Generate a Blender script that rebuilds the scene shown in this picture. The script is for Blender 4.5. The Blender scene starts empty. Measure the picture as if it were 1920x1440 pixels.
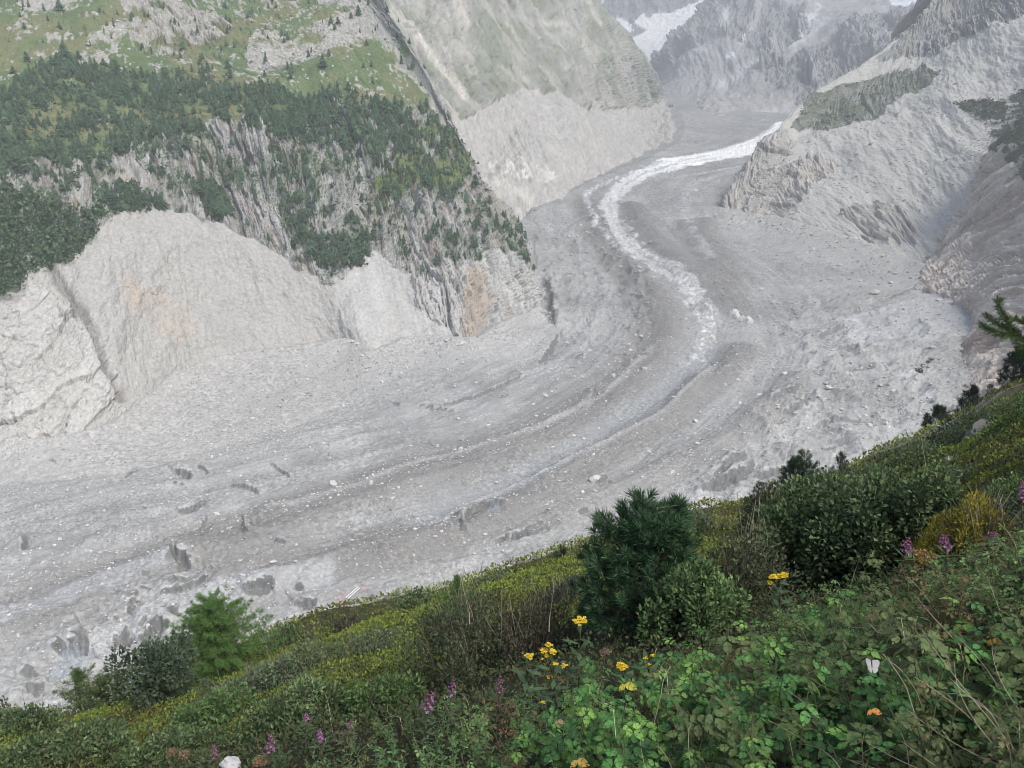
import bpy, math, random
import numpy as np
from mathutils import Vector, Matrix

random.seed(7)
RNG = np.random.default_rng(11)
SC = bpy.context.scene
COL = SC.collection

# ---------------------------------------------------------------- camera model (world metres, camera at the origin)
F, CX, CY = 1478.0, 960.0, 720.0
PITCH = math.radians(21.0)
CP, SP = math.cos(PITCH), math.sin(PITCH)

def ratio(v):
    b = (CY - v) / F
    return (-SP + b * CP) / (CP + b * SP)          # dz/dy of the sight line

def at(u, v, d):
    """world point seen in direction (u,v) at forward distance d"""
    a, b = (u - CX) / F, (CY - v) / F
    dy, dz = CP + b * SP, -SP + b * CP
    return np.array([a / dy * d, d, dz / dy * d])

def project(P):
    x, y, z = P[..., 0], P[..., 1], P[..., 2]
    dep = y * CP - z * SP
    dep = np.where(np.abs(dep) < 1e-3, 1e-3, dep)
    up = y * SP + z * CP
    return CX + F * x / dep, CY - F * up / dep

FC, FS = -276.0, 0.05                               # valley floor: z = FC + FS*y
def floor_at(u, v, ht=0.0):
    y = -(FC + ht) / (FS - ratio(v))
    return at(u, v, y)

# ---------------------------------------------------------------- numpy noise
def _h(ix, iy, iz, seed):
    ix, iy, iz = np.asarray(ix), np.asarray(iy), np.atleast_1d(iz)
    h = (ix * np.uint32(374761393)) ^ (iy * np.uint32(668265263)) ^ (iz * np.uint32(2246822519)) ^ np.uint32((seed * 2654435761) & 0xffffffff)
    h = (h ^ (h >> np.uint32(13))) * np.uint32(1274126177)
    h = h ^ (h >> np.uint32(16))
    h = h * np.uint32(2654435769)
    return h ^ (h >> np.uint32(15))

def hrand(ix, iy, iz, seed):
    return _h(ix, iy, iz, seed).astype(np.float32) / np.float32(4294967295.0)

def vnoise(x, y, z, seed=0):
    x = np.asarray(x, np.float32); y = np.asarray(y, np.float32); z = np.asarray(z, np.float32)
    x, y, z = np.broadcast_arrays(x, y, z)
    fx, fy, fz = np.floor(x), np.floor(y), np.floor(z)
    ix, iy, iz = (a.astype(np.int64).astype(np.uint32) for a in (fx, fy, fz))
    tx, ty, tz = x - fx, y - fy, z - fz
    tx, ty, tz = (t * t * t * (t * (t * 6 - 15) + 10) for t in (tx, ty, tz))
    o = np.uint32(1)
    def c(a, b, d): return hrand(ix + np.uint32(a), iy + np.uint32(b), iz + np.uint32(d), seed)
    x00 = c(0,0,0) * (1-tx) + c(1,0,0) * tx
    x10 = c(0,1,0) * (1-tx) + c(1,1,0) * tx
    x01 = c(0,0,1) * (1-tx) + c(1,0,1) * tx
    x11 = c(0,1,1) * (1-tx) + c(1,1,1) * tx
    return (x00*(1-ty) + x10*ty) * (1-tz) + (x01*(1-ty) + x11*ty) * tz

def vnoise2(x, y, seed=0):
    x = np.asarray(x, np.float32); y = np.asarray(y, np.float32)
    x, y = np.broadcast_arrays(x, y)
    fx, fy = np.floor(x), np.floor(y)
    ix, iy = (a.astype(np.int64).astype(np.uint32) for a in (fx, fy))
    iz = np.uint32(7)
    tx, ty = x - fx, y - fy
    tx, ty = (t * t * t * (t * (t * 6 - 15) + 10) for t in (tx, ty))
    def c(a, b): return hrand(ix + np.uint32(a), iy + np.uint32(b), iz, seed)
    return (c(0,0)*(1-tx) + c(1,0)*tx)*(1-ty) + (c(0,1)*(1-tx) + c(1,1)*tx)*ty

def fbm2(x, y, octv=4, seed=0, gain=0.5, ridge=False):
    s, a, t = 0.0, 1.0, 0.0
    c, sn = 0.8, 0.6
    for k in range(octv):
        n = vnoise2(x, y, seed + k * 17)
        if ridge: n = 1 - np.abs(2 * n - 1)
        s = s + a * n; t += a; a *= gain
        x, y = (x * c - y * sn) * 2.03 + 3.7, (x * sn + y * c) * 2.03 - 1.9
    return s / t

def worley2(x, y, seed=0):
    """F1, F2, cell random, offset to the nearest feature point"""
    x = np.asarray(x, np.float32); y = np.asarray(y, np.float32)
    fx, fy = np.floor(x), np.floor(y)
    ix, iy = fx.astype(np.int64).astype(np.uint32), fy.astype(np.int64).astype(np.uint32)
    F1 = np.full(x.shape, 9, np.float32); F2 = F1.copy(); cid = np.zeros_like(F1); ox = np.zeros_like(F1); oy = np.zeros_like(F1)
    for i in (-1, 0, 1):
        for j in (-1, 0, 1):
            jx, jy = ix + np.uint32(i & 0xffffffff), iy + np.uint32(j & 0xffffffff)
            px = hrand(jx, jy, np.uint32(1), seed); py = hrand(jx, jy, np.uint32(2), seed)
            dx, dy = fx + i + px - x, fy + j + py - y
            d = np.sqrt(dx * dx + dy * dy)
            m = d < F1
            F2 = np.where(m, F1, np.minimum(F2, d))
            F1 = np.where(m, d, F1)
            cid = np.where(m, hrand(jx, jy, np.uint32(3), seed), cid)
            ox = np.where(m, dx, ox); oy = np.where(m, dy, oy)
    return F1, F2, cid, ox, oy

def sstep(a, b, x):
    t = np.clip((x - a) / (b - a), 0, 1)
    return t * t * (3 - 2 * t)

def mixc(c, col, m):
    return c + (np.asarray(col, np.float32) - c) * m[..., None]

# ---------------------------------------------------------------- splines, lofts, polygons
def pchip(t, Y, q):
    """monotone cubic through (t, Y[k]) evaluated at q; Y has shape (n, ...)"""
    t = np.asarray(t, float); Y = np.asarray(Y, float)
    n = len(t); h = np.diff(t)
    sh = (n - 1,) + (1,) * (Y.ndim - 1)
    d = np.diff(Y, axis=0) / h.reshape(sh)
    m = np.zeros_like(Y)
    if n > 2:
        w1 = (2 * h[1:] + h[:-1]).reshape((n-2,) + (1,) * (Y.ndim - 1)); w2 = (h[1:] + 2 * h[:-1]).reshape(w1.shape)
        same = d[1:] * d[:-1] > 0
        with np.errstate(divide='ignore', invalid='ignore'):
            hm = (w1 + w2) / (w1 / d[:-1] + w2 / d[1:])
        m[1:-1] = np.where(same, hm, 0)
    m[0] = d[0]; m[-1] = d[-1]
    k = np.clip(np.searchsorted(t, q, side='right') - 1, 0, n - 2)
    s = ((q - t[k]) / h[k]).reshape((-1,) + (1,) * (Y.ndim - 1)); hk = h[k].reshape(s.shape)
    return ((2*s**3 - 3*s**2 + 1) * Y[k] + (s**3 - 2*s**2 + s) * hk * m[k] + (-2*s**3 + 3*s**2) * Y[k+1] + (s**3 - s**2) * hk * m[k+1])

def smooth_line(pts, n):
    pts = np.asarray(pts, float)
    t = np.concatenate([[0], np.cumsum(np.linalg.norm(np.diff(pts, axis=0), axis=1))])
    return pchip(t, pts, np.linspace(0, t[-1], n))

def loft(rows, nu, counts):
    """rows of world points, lowest first; nu samples along a row; counts[k] samples between row k and k+1"""
    R = []
    for r in rows:
        r = np.asarray(r, float)
        u, v = project(r)
        t = np.concatenate([[0], np.cumsum(np.maximum(np.linalg.norm(np.diff(np.stack([u, v], 1), axis=0), axis=1), 12) + 0.05 * np.linalg.norm(np.diff(r, axis=0), axis=1))])
        R.append(pchip(t, r, np.linspace(0, t[-1], nu)))
    R = np.stack(R)
    t = np.concatenate([[0], np.cumsum(np.linalg.norm(np.diff(R, axis=0), axis=2).mean(1))])
    q = np.concatenate([np.linspace(t[k], t[k+1], counts[k], endpoint=False) for k in range(len(t) - 1)] + [[t[-1]]])
    return pchip(t, R, q)

def strike_dip(P):
    S = np.cumsum(np.concatenate([np.zeros_like(P[:, :1, 0]), np.linalg.norm(np.diff(P, axis=1), axis=2)], 1), 1)
    S = np.broadcast_to(S.mean(0)[None], P.shape[:2])
    T = np.cumsum(np.concatenate([np.zeros_like(P[:1, :, 0]), np.linalg.norm(np.diff(P, axis=0), axis=2)], 0), 0)
    return S.astype(np.float32), T.astype(np.float32)

def normals(P):
    du = np.gradient(P, axis=1); dv = np.gradient(P, axis=0)
    N = np.cross(du, dv)
    N /= np.linalg.norm(N, axis=2, keepdims=True) + 1e-9
    return N

def inpoly(u, v, poly):
    poly = np.asarray(poly, float)
    r = np.zeros(u.shape, bool)
    x0, y0 = poly[-1]
    for x1, y1 in poly:
        if y0 != y1:
            c = ((y1 > v) != (y0 > v)) & (u < (x0 - x1) * (v - y1) / (y0 - y1) + x1)
            r ^= c
        x0, y0 = x1, y1
    return r.astype(np.float32)

def polydist(X, Y, line, reach):
    """signed distance to a polyline (positive to the right of its direction), arclength fraction; 1e9 out of reach"""
    D = np.full(X.shape, 1e9, np.float32); T = np.zeros(X.shape, np.float32)
    lo, hi = line[:, :2].min(0) - reach, line[:, :2].max(0) + reach
    sel = (X > lo[0]) & (X < hi[0]) & (Y > lo[1]) & (Y < hi[1])
    x, y = X[sel], Y[sel]
    best = np.full(x.shape, 1e9); sg = np.zeros_like(best); tt = np.zeros_like(best)
    n = len(line) - 1
    for k in range(n):
        a, b = line[k, :2], line[k+1, :2]
        e = b - a; L2 = e @ e + 1e-9
        s = np.clip(((x - a[0]) * e[0] + (y - a[1]) * e[1]) / L2, 0, 1)
        dx, dy = x - a[0] - s * e[0], y - a[1] - s * e[1]
        d = np.hypot(dx, dy)
        m = d < best
        best = np.where(m, d, best); sg = np.where(m, np.sign(e[1] * dx - e[0] * dy), sg); tt = np.where(m, (k + s) / n, tt)
    D[sel] = best * sg; T[sel] = tt
    return D, T

# ---------------------------------------------------------------- mesh output
def mesh_from(name, V, faces_flat, face_len, mat, col=None, smooth=False, parent=None, mats=None, midx=None):
    me = bpy.data.meshes.new(name)
    V = np.ascontiguousarray(V, np.float32).reshape(-1, 3)
    fl = np.ascontiguousarray(faces_flat, np.int32).ravel()
    ln = np.asarray(face_len, np.int32)
    me.vertices.add(len(V)); me.vertices.foreach_set('co', V.ravel())
    me.loops.add(len(fl)); me.loops.foreach_set('vertex_index', fl)
    me.polygons.add(len(ln))
    st = np.concatenate([[0], np.cumsum(ln)[:-1]]).astype(np.int32)
    me.polygons.foreach_set('loop_start', st)
    me.polygons.foreach_set('use_smooth', np.full(len(ln), bool(smooth)))
    for m in (mats or [mat]): me.materials.append(m)
    if midx is not None: me.polygons.foreach_set('material_index', np.asarray(midx, np.int32))
    if col is not None:
        at_ = me.color_attributes.new('Col', 'FLOAT_COLOR', 'POINT')
        c4 = np.ones((len(V), 4), np.float32); c4[:, :3] = np.clip(col.reshape(-1, 3), 0.002, 0.95)
        at_.data.foreach_set('color', c4.ravel())
    me.update(); me.validate()
    o = bpy.data.objects.new(name, me)
    COL.objects.link(o)
    if parent: o.parent = parent
    return o

def grid_mesh(name, P, mat, col, smooth=True):
    nv, nu = P.shape[:2]
    i = np.arange(nv * nu).reshape(nv, nu)
    q = np.stack([i[:-1, :-1], i[:-1, 1:], i[1:, 1:], i[1:, :-1]], -1).reshape(-1, 4)
    return mesh_from(name, P.reshape(-1, 3), q, np.full(len(q), 4), mat, col.reshape(-1, 3), smooth)

def tag(o, label=None, cat=None, group=None, kind=None):
    if label: o['label'] = label
    if cat: o['category'] = cat
    if group: o['group'] = group
    if kind: o['kind'] = kind
    return o

# ---------------------------------------------------------------- materials
def new_mat(name):
    m = bpy.data.materials.new(name); m.use_nodes = True
    nt = m.node_tree
    b = nt.nodes['Principled BSDF']
    b.inputs['Roughness'].default_value = 0.9
    b.inputs['Specular IOR Level'].default_value = 0.2
    return m, nt, b

def nd(nt, t, **kw):
    n = nt.nodes.new(t)
    for k, v in kw.items(): setattr(n, k, v)
    return n

def terrain_mat(name, scale, bump, lo=0.72, hi=1.22, rough=0.92, spec=0.2, bdist=0.4, speck=0.0):
    """vertex colour of the ground cover, broken up by world-space noise, with a noise bump"""
    m, nt, b = new_mat(name)
    L = nt.links.new
    vc = nd(nt, 'ShaderNodeVertexColor', layer_name='Col')
    geo = nd(nt, 'ShaderNodeNewGeometry')
    n1 = nd(nt, 'ShaderNodeTexNoise'); n1.inputs['Scale'].default_value = scale; n1.inputs['Detail'].default_value = 6; n1.inputs['Roughness'].default_value = 0.7
    L(geo.outputs['Position'], n1.inputs['Vector'])
    mr = nd(nt, 'ShaderNodeMapRange'); mr.inputs['From Min'].default_value = 0.3; mr.inputs['From Max'].default_value = 0.7
    mr.inputs['To Min'].default_value = lo; mr.inputs['To Max'].default_value = hi
    L(n1.outputs['Fac'], mr.inputs['Value'])
    mul = nd(nt, 'ShaderNodeVectorMath', operation='SCALE')
    L(vc.outputs['Color'], mul.inputs[0]); L(mr.outputs['Result'], mul.inputs['Scale'])
    out = mul.outputs['Vector']
    L(out, b.inputs['Base Color'])
    b.inputs['Roughness'].default_value = rough; b.inputs['Specular IOR Level'].default_value = spec
    bp = nd(nt, 'ShaderNodeBump'); bp.inputs['Strength'].default_value = bump; bp.inputs['Distance'].default_value = bdist
    n2 = nd(nt, 'ShaderNodeTexNoise'); n2.inputs['Scale'].default_value = scale * 0.8; n2.inputs['Detail'].default_value = 7; n2.inputs['Roughness'].default_value = 0.65
    L(geo.outputs['Position'], n2.inputs['Vector'])
    v2 = nd(nt, 'ShaderNodeTexVoronoi'); v2.inputs['Scale'].default_value = scale * 1.3
    L(geo.outputs['Position'], v2.inputs['Vector'])
    ad = nd(nt, 'ShaderNodeMath', operation='MULTIPLY_ADD'); ad.inputs[1].default_value = -0.5
    L(v2.outputs['Distance'], ad.inputs[0]); L(n2.outputs['Fac'], ad.inputs[2])
    L(ad.outputs['Value'], bp.inputs['Height']); L(bp.outputs['Normal'], b.inputs['Normal'])
    return m
# ================================================================ THE GLACIER (valley floor under rubble)
M_RUBBLE = terrain_mat('rubble', 0.55, 0.55, 0.80, 1.16, bdist=0.6)
M_CLIFF = terrain_mat('granite', 0.35, 0.7, 0.74, 1.2, bdist=0.8)
M_FAR = terrain_mat('distant_rock', 0.05, 0.6, 0.8, 1.16, bdist=5.0)
M_SNOW = terrain_mat('snow', 0.06, 0.5, 0.93, 1.04, rough=0.6, bdist=4.0)

SPUR_BASE = [(-330,880),(-150,850),(0,832),(120,815),(200,790),(250,758),(330,700),(420,668),(520,653),(650,640),(700,658),(780,628),(880,634),(950,600),(1008,575)]; SPUR_HT = 15
MID_BASE = [(860,560),(905,485),(950,450),(1000,398),(1100,345),(1200,302),(1268,268),(1285,235),(1272,205),(1258,186)]; MID_HT = 16
RIGHT_BASE = [(1348,388),(1372,402),(1440,402),(1480,412),(1560,434),(1640,462),(1720,490),(1800,540),(1900,590),(2050,640)]; RIGHT_HT = 20
def fl(pts, n=60):
    return smooth_line(np.array([floor_at(u, v) for u, v in pts]), n)

def build_floor():
    nu, nv = 1250, 1050
    vs = np.linspace(1560, 172, nv)
    y = -FC / (FS - np.array([ratio(v) for v in vs]))
    q = np.linspace(-1.05, 0.95, nu)
    Y = np.repeat(y[:, None], nu, 1); X = Y * q[None]
    Z = FC + FS * Y
    U, V = project(np.stack([X, Y, Z], -1))
    wx = X + 14 * (fbm2(X / 60, Y / 60, 3, 5) - .5); wy = Y + 14 * (fbm2(X / 60, Y / 60, 3, 9) - .5)
    dz = (fbm2(wx / 90, wy / 90, 4, 1) - .5) * 8
    dz += (fbm2(wx / 22, wy / 22, 4, 2, .55) - .5) * 3.2
    dz += (fbm2(X / 5, Y / 5, 3, 3, .6) - .5) * 1.1
    # flow-wise undulations
    col = np.empty(X.shape + (3,), np.float32)
    big = fbm2(X / 70, Y / 70, 4, 21); mid = fbm2(X / 14, Y / 14, 4, 22)
    base = np.array([.285, .286, .278], np.float32)
    col[:] = base
    col *= (.74 + .52 * big + .30 * (mid - .5))[..., None]
    # talus aprons: the floor curls up towards the walls
    def talus(pts, ht, w, tone=None, n=80):
        nonlocal dz, col
        ln = smooth_line(np.array([floor_at(u, v, ht) for u, v in pts]), n)
        d, t = polydist(X, Y, ln, w * 5)
        f = np.where(np.abs(d) < 1e6, np.exp(-np.abs(d) / w), 0)
        dz = dz + ht * f
        if tone is not None: col = mixc(col, tone, np.clip(f * 1.35 + .5 * (mid - .5), 0, 1) * sstep(.05, .3, f))
    talus(SPUR_BASE, SPUR_HT, 34, [.35, .345, .328]); talus(MID_BASE[2:-1], MID_HT, 60); talus(RIGHT_BASE, RIGHT_HT, 55, [.35, .345, .328])
    # hummocks on the right of the valley
    hum = inpoly(U + 40*(big-.5), V + 40*(mid-.5), [(1440,560),(1620,560),(1800,640),(1790,760),(1600,860),(1420,960),(1280,930),(1400,800),(1500,690)])
    for _ in range(14): hum = (hum + np.roll(hum, 3, 0) + np.roll(hum, -3, 0) + np.roll(hum, 3, 1) + np.roll(hum, -3, 1)) / 5
    r = fbm2(wx / 34, wy / 26, 4, 31, .55, True)
    dz += hum * (r - .5) * 13
    hum2 = inpoly(U, V, [(0,1000),(420,930),(560,960),(440,1150),(330,1240),(0,1330),(-200,1340),(-200,1050)])
    dz += hum2 * (fbm2(wx / 24, wy / 20, 4, 33, .55, True) - .55) * 6
    hum3 = inpoly(U + 30*(big-.5), V, [(1000,440),(1110,400),(1200,520),(1230,600),(1180,680),(1050,640),(1015,560)])
    dz += hum3 * (fbm2(wx / 20, wy / 45, 4, 35, .55, True) - .5) * 9

    # long flow ridges that follow the bend of the ice stream
    fln = fl([(1500,232),(1385,285),(1215,330),(1140,392),(1185,465),(1270,522),(1310,600),(1270,700),(1150,790),(980,885),(800,945),(600,1000),(380,1070),(100,1150),(-300,1260)], 120)
    fd, ft = polydist(X, Y, fln, 260)
    fok = np.where(np.abs(fd) < 1e6, 1, 0) * sstep(240, 120, np.abs(np.where(np.abs(fd) < 1e6, fd, 999)))
    fdw = np.where(np.abs(fd) < 1e6, fd, 0) + 10 * (big - .5)
    fr = fbm2(fdw / 13, ft * 22, 4, 61, .6); fr2 = fbm2(fdw / 4, ft * 60, 3, 62, .6)
    dz += fok * ((fr - .5) * 3.4 + (fr2 - .5) * .9)
    col *= (1 + fok * (.42 * (fr - .5) + .16 * (fr2 - .5)))[..., None]
    def ridge(pts, h, w, c=None, wc=None, side=0.0, cs=.75):
        nonlocal dz, col
        ln = fl(pts)
        d, t = polydist(X, Y, ln, w * 4)
        d = d + (vnoise2(X / 30, Y / 30, 71) - .5) * w * .5
        f = np.exp(-(d / w) ** 2) * sstep(0, .06, t) * sstep(1, .94, t)
        f = np.where(np.abs(d) < 1e6, f, 0)
        dz = dz + h * f
        if c is not None:
            w2 = wc or w
            e = d - side
            m = np.exp(-(e / w2) ** 4) * sstep(0, .05, t) * sstep(1, .95, t)
            m = np.where(np.abs(d) < 1e6, m, 0) * cs * np.clip(.55 + .9 * mid, 0, 1)
            col = mixc(col, c, m)
    brown = [.195, .191, .182]; blue = [.25, .262, .268]; pale = [.36, .362, .36]
    # broad brown medial moraines and the bluish dirty-ice troughs between them
    ridge([(1105,375),(1128,430),(1185,505),(1235,565),(1248,640),(1190,720),(1090,790),(960,845),(800,900),(620,960),(470,1020),(250,1090),(0,1180),(-200,1240)], 6, 18, brown, 27, 10, 1)
    ridge([(1180,385),(1210,440),(1270,500),(1310,540)], 10, 22, brown, 26, 0, 1)
    ridge([(1300,420),(1340,500),(1360,560),(1345,600)], 6, 25, brown, 34, 0, .95)
    ridge([(1420,640),(1350,700),(1260,770),(1150,845),(1040,905),(900,985),(700,1040),(500,1090),(330,1150)], 5.5, 14, brown, 23, 2, 1)
    ridge([(1500,700),(1420,790),(1300,860),(1150,920),(1000,1000)], 6, 16, [.22,.216,.205], 18, 0, .7)
    ridge([(1335,640),(1290,700),(1220,750),(1120,815),(1010,880),(880,945),(760,990)], -2, 11, blue, 12, 0, .8)
    ridge([(330,1060),(180,1105),(60,1140),(-120,1195)], -1, 9, [.33,.34,.345], 11, 0, .7)
    ridge([(640,1085),(480,1105),(300,1170),(120,1240)], -1, 8, [.37,.375,.38], 12, 0, .7)
    # pale crest lines strewn with boulders
    for p in ([(1230,650),(1110,755),(960,825),(800,868),(640,930),(470,962)], [(1340,690),(1240,775),(1100,850),(980,905),(800,985)]):
        ridge(p, 2.2, 4, pale, 4, 0, .55)
    # foot-of-slope tones: smooth fine debris aprons
    ap = inpoly(U + 26*(mid-.5), V + 26*(mid-.5), [(-100,820),(200,800),(330,720),(480,655),(700,665),(640,760),(420,850),(200,900),(-100,930)])
    col = mixc(col, [.345, .337, .32], ap * .8)
    dz -= ap * 0
    # white ice
    ice = [(1500,232),(1440,268),(1385,285),(1300,303),(1215,330),(1162,362),(1140,392),(1150,425),(1185,465),(1225,492),(1270,522),(1302,558),(1322,600),(1322,640),(1290,690)]
    ln = fl(ice, 90)
    d, t = polydist(X, Y, ln, 130)
    rag = (fbm2(X / 20, Y / 20, 4, 41) - .5) * 26
    tt = np.interp(t, [0, .3, .45, .55, .62, .72, .8, .9, 1], [84, 66, 46, 27, 17, 15, 18, 15, 9])
    m = sstep(1.0, .75, np.abs(d + rag) / tt)
    m = np.where(np.abs(d) < 1e6, m, 0)
    clean = np.interp(t, [0, .45, .55, .62, .75, .9, 1], [1, .95, .66, .44, .32, .2, .0])
    dirt = fbm2(X / 6, Y / 6, 4, 44, .65)
    streak = fbm2(d / 5 + 2 * (big - .5), t * 14, 3, 45, .6)
    clean = np.clip(clean + (1 - clean) * sstep(.5, .62, dirt) * .5, 0, 1) * np.clip(1.2 - .75 * sstep(.50, .64, streak) - .5 * sstep(.46, .60, dirt) * sstep(.42, .55, t), .12, 1)
    col = mixc(col, [.84, .85, .85], m * clean)
    dz += m * (fbm2(X / 7, Y / 9, 4, 46, .6, True) - .5) * 4
    # thinner side strands of ice
    for pts, w, k in (([(1450,285),(1380,320),(1300,345),(1285,385),(1300,440),(1330,490)], 14, .16), ([(1230,318),(1140,352),(1100,380),(1120,430),(1170,480)], 7, .4), ([(1440,300),(1360,318),(1270,335)], 10, .35)):
        d, t = polydist(X, Y, fl(pts), 60)
        m = sstep(1, .3, np.abs(d + rag * .6) / w) * k * (.3 + 1.2 * sstep(.42, .62, dirt))
        col = mixc(col, [.74, .76, .79], np.clip(np.where(np.abs(d) < 1e6, m, 0), 0, 1))
    # scarps: bare dark ice faces where the cover has slipped, and crevasse lines
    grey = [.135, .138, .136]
    scarps = [
        ([(318,1075),(330,1056),(350,1062),(372,1075)], 7, 9, 1), ([(116,1238),(125,1222),(150,1208),(168,1200)], 8, 14, 1), ([(95,1232),(116,1216)], 4, 7, 1),
        ([(222,1208),(232,1192),(244,1185)], 5, 9, 1), ([(262,1208),(288,1184),(305,1176),(318,1190)], 5, 9, 1), ([(310,1168),(325,1152),(340,1148)], 6, 10, 1),
        ([(236,1165),(246,1142),(262,1135)], 3, 4, .9), ([(300,1135),(345,1108),(400,1096)], 3, 4, .9), ([(300,1110),(350,1098),(390,1090)], 2, 3, .7),
        ([(452,1120),(480,1112),(522,1108)], 5, 8, 1), ([(550,1138),(570,1130),(602,1134)], 4, 7, 1), ([(555,1106),(575,1108)], 3, 4, 1), ([(706,1134),(730,1116),(755,1112)], 5, 9, 1), ([(765,1128),(785,1112)], 4, 8, 1),
        ([(860,985),(880,968),(915,958),(955,962)], 5, 5, .8), ([(920,1022),(960,1010),(1000,1000),(1030,990)], 3, 3, .8), ([(960,1066),(1000,1052),(1040,1045)], 6, 7, 1), ([(980,1008),(995,996),(1020,985)], 3, 3, .7),
        ([(322,892),(345,886),(370,895)], 5, 6, .9), ([(432,908),(460,912),(490,926)], 3, 3, .8), ([(330,960),(360,952),(392,945)], 3, 5, .7), ([(455,965),(470,972),(465,1005)], 3, 4, .8), ([(505,868),(530,880),(548,895)], 2, 2, .7),
        ([(40,1035),(45,1015)], 4, 4, .8), ([(40,1270),(60,1250)], 4, 6, .8), ([(50,1290),(90,1285)], 4, 5, .7),
        ([(1020,520),(1035,560),(1048,590),(1040,615)], 5, 9, .9), ([(1045,630),(1030,660),(1005,690)], 4, 6, .8), ([(990,700),(950,722),(900,742),(850,758),(790,772)], 3, 2.2, .8), ([(780,765),(820,768),(860,772)], 3, 2, .8),
        ([(1105,760),(1112,735),(1118,728)], 5, 5, .6), ([(1120,745),(1135,735)], 4, 5, .7),
        ([(1300,925),(1345,905),(1390,890),(1412,868)], 5, 6, .9), ([(1330,905),(1345,890),(1380,872),(1395,838)], 4, 5, .7), ([(1400,900),(1440,890),(1480,875)], 4, 5, .7), ([(1110,905),(1140,900)], 4, 6, .5),
        ([(1440,775),(1475,745),(1510,730)], 4, 4, .8), ([(1460,785),(1500,770),(1520,765)], 4, 5, .6), ([(1555,740),(1590,735)], 4, 5, .6), ([(1530,640),(1560,625),(1595,620)], 5, 7, .5), ([(1580,660),(1610,655)], 5, 7, .6),
        ([(1600,700),(1640,690)], 4, 6, .5), ([(1530,800),(1570,790),(1620,785)], 4, 5, .5), ([(1560,830),(1600,815)], 4, 6, .6),
        ([(1645,575),(1690,560),(1730,545)], 3, 3, .7), ([(560,1062),(640,1040),(720,1015)], 2.5, 2.2, .7), ([(480,1085),(560,1068)], 2, 2, .6), ([(1390,590),(1370,600)], 3, 6, .5),
        ([(870,1000),(862,985),(875,965)], 3, 4, .7), ([(690,1140),(700,1130)], 3, 4, .7), ([(340,1012),(372,990),(392,968)], 3, 4, .4), ([(1210,565),(1180,555),(1150,560)], 3, 6, .3),
    ]
    rs = np.random.default_rng(17)
    for (u0, u1, v0, v1, nn) in ((0, 600, 880, 1260, 26), (1420, 1780, 590, 870, 34), (1010, 1220, 440, 680, 18), (600, 1000, 700, 1060, 14), (1050, 1420, 850, 1000, 12)):
        for _ in range(nn):
            a, b, l = rs.uniform(u0, u1), rs.uniform(v0, v1), rs.uniform(8, 32)
            th = rs.normal(-.25, .45); sz = rs.uniform(.8, 2.6)
            scarps.append(([(a - l * .5, b - l * .5 * math.tan(th) * .5), (a, b - rs.uniform(1, 5)), (a + l * .5, b + l * .5 * math.tan(th) * .5)], sz * 1.1, sz * 1.3, rs.uniform(.3, .9)))
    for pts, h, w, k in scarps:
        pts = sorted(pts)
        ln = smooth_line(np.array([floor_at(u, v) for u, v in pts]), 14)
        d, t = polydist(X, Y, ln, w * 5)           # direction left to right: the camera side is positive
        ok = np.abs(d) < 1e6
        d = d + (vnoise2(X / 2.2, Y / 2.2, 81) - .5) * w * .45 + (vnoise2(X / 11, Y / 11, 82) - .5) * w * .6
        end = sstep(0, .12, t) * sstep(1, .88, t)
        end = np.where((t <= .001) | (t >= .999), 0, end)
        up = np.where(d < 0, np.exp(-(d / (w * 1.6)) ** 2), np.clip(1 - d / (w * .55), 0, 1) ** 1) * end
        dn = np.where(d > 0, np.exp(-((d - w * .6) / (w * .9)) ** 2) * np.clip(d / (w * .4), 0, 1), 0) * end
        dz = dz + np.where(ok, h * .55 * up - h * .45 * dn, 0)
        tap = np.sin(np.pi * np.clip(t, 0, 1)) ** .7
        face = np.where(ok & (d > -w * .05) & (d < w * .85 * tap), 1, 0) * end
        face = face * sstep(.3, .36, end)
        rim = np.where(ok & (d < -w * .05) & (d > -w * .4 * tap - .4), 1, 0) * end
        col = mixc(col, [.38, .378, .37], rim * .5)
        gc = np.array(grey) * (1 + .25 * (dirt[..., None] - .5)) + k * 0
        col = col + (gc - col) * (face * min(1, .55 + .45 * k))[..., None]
    # freshly melted blue ice inside the front pit and near the big boulder
    for (u, v, r) in ((132, 1240, 9), (925, 968, 6)):
        c = floor_at(u, v); d = np.hypot(X - c[0], Y - c[1])
        col = mixc(col, [.24, .27, .30], sstep(1, .6, (d + (mid - .5) * r * 1.6) / r) * .6)
    # pits' wet veins and fine sand fan on the right
    fan = inpoly(U + 30*(big-.5), V, [(1590,600),(1700,575),(1830,560),(1840,640),(1720,650),(1600,640)])
    col = mixc(col, [.36, .365, .375], fan * .6)
    c = floor_at(1595, 603); col = mixc(col, [.62, .62, .62], sstep(1, .3, np.hypot(X - c[0], (Y - c[1]) * .6) / 9) * .8)
    c = floor_at(1700, 705); col = mixc(col, [.52, .52, .52], sstep(1, .3, np.hypot((X - c[0]) * .7, Y - c[1]) / 9) * .7)
    # a white ice block pushed up beside the stripe
    d, t = polydist(X, Y, fl([(1366,592),(1385,598),(1412,610)]), 40)
    m = np.where(np.abs(d) < 1e6, np.exp(-(d / 4) ** 2), 0) * sstep(0, .1, t) * sstep(1, .9, t); m = m * sstep(.3, .55, dirt); dz += m * 5
    col = mixc(col, [.55, .55, .54], sstep(.3, .6, m) * .9)
    # talus aprons: the floor curls up towards the walls
    Z = Z + dz
    sc_ = np.maximum(1.1, Y / 520)
    spk = np.where(vnoise2(X / 60, Y / 60, 93) > .5, vnoise2(X / .95, Y / .95, 91), vnoise2(X / 1.5, Y / 1.5, 92))
    patch = sstep(.3, .65, fbm2(X / 40, Y / 25, 4, 94, .6))
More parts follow.
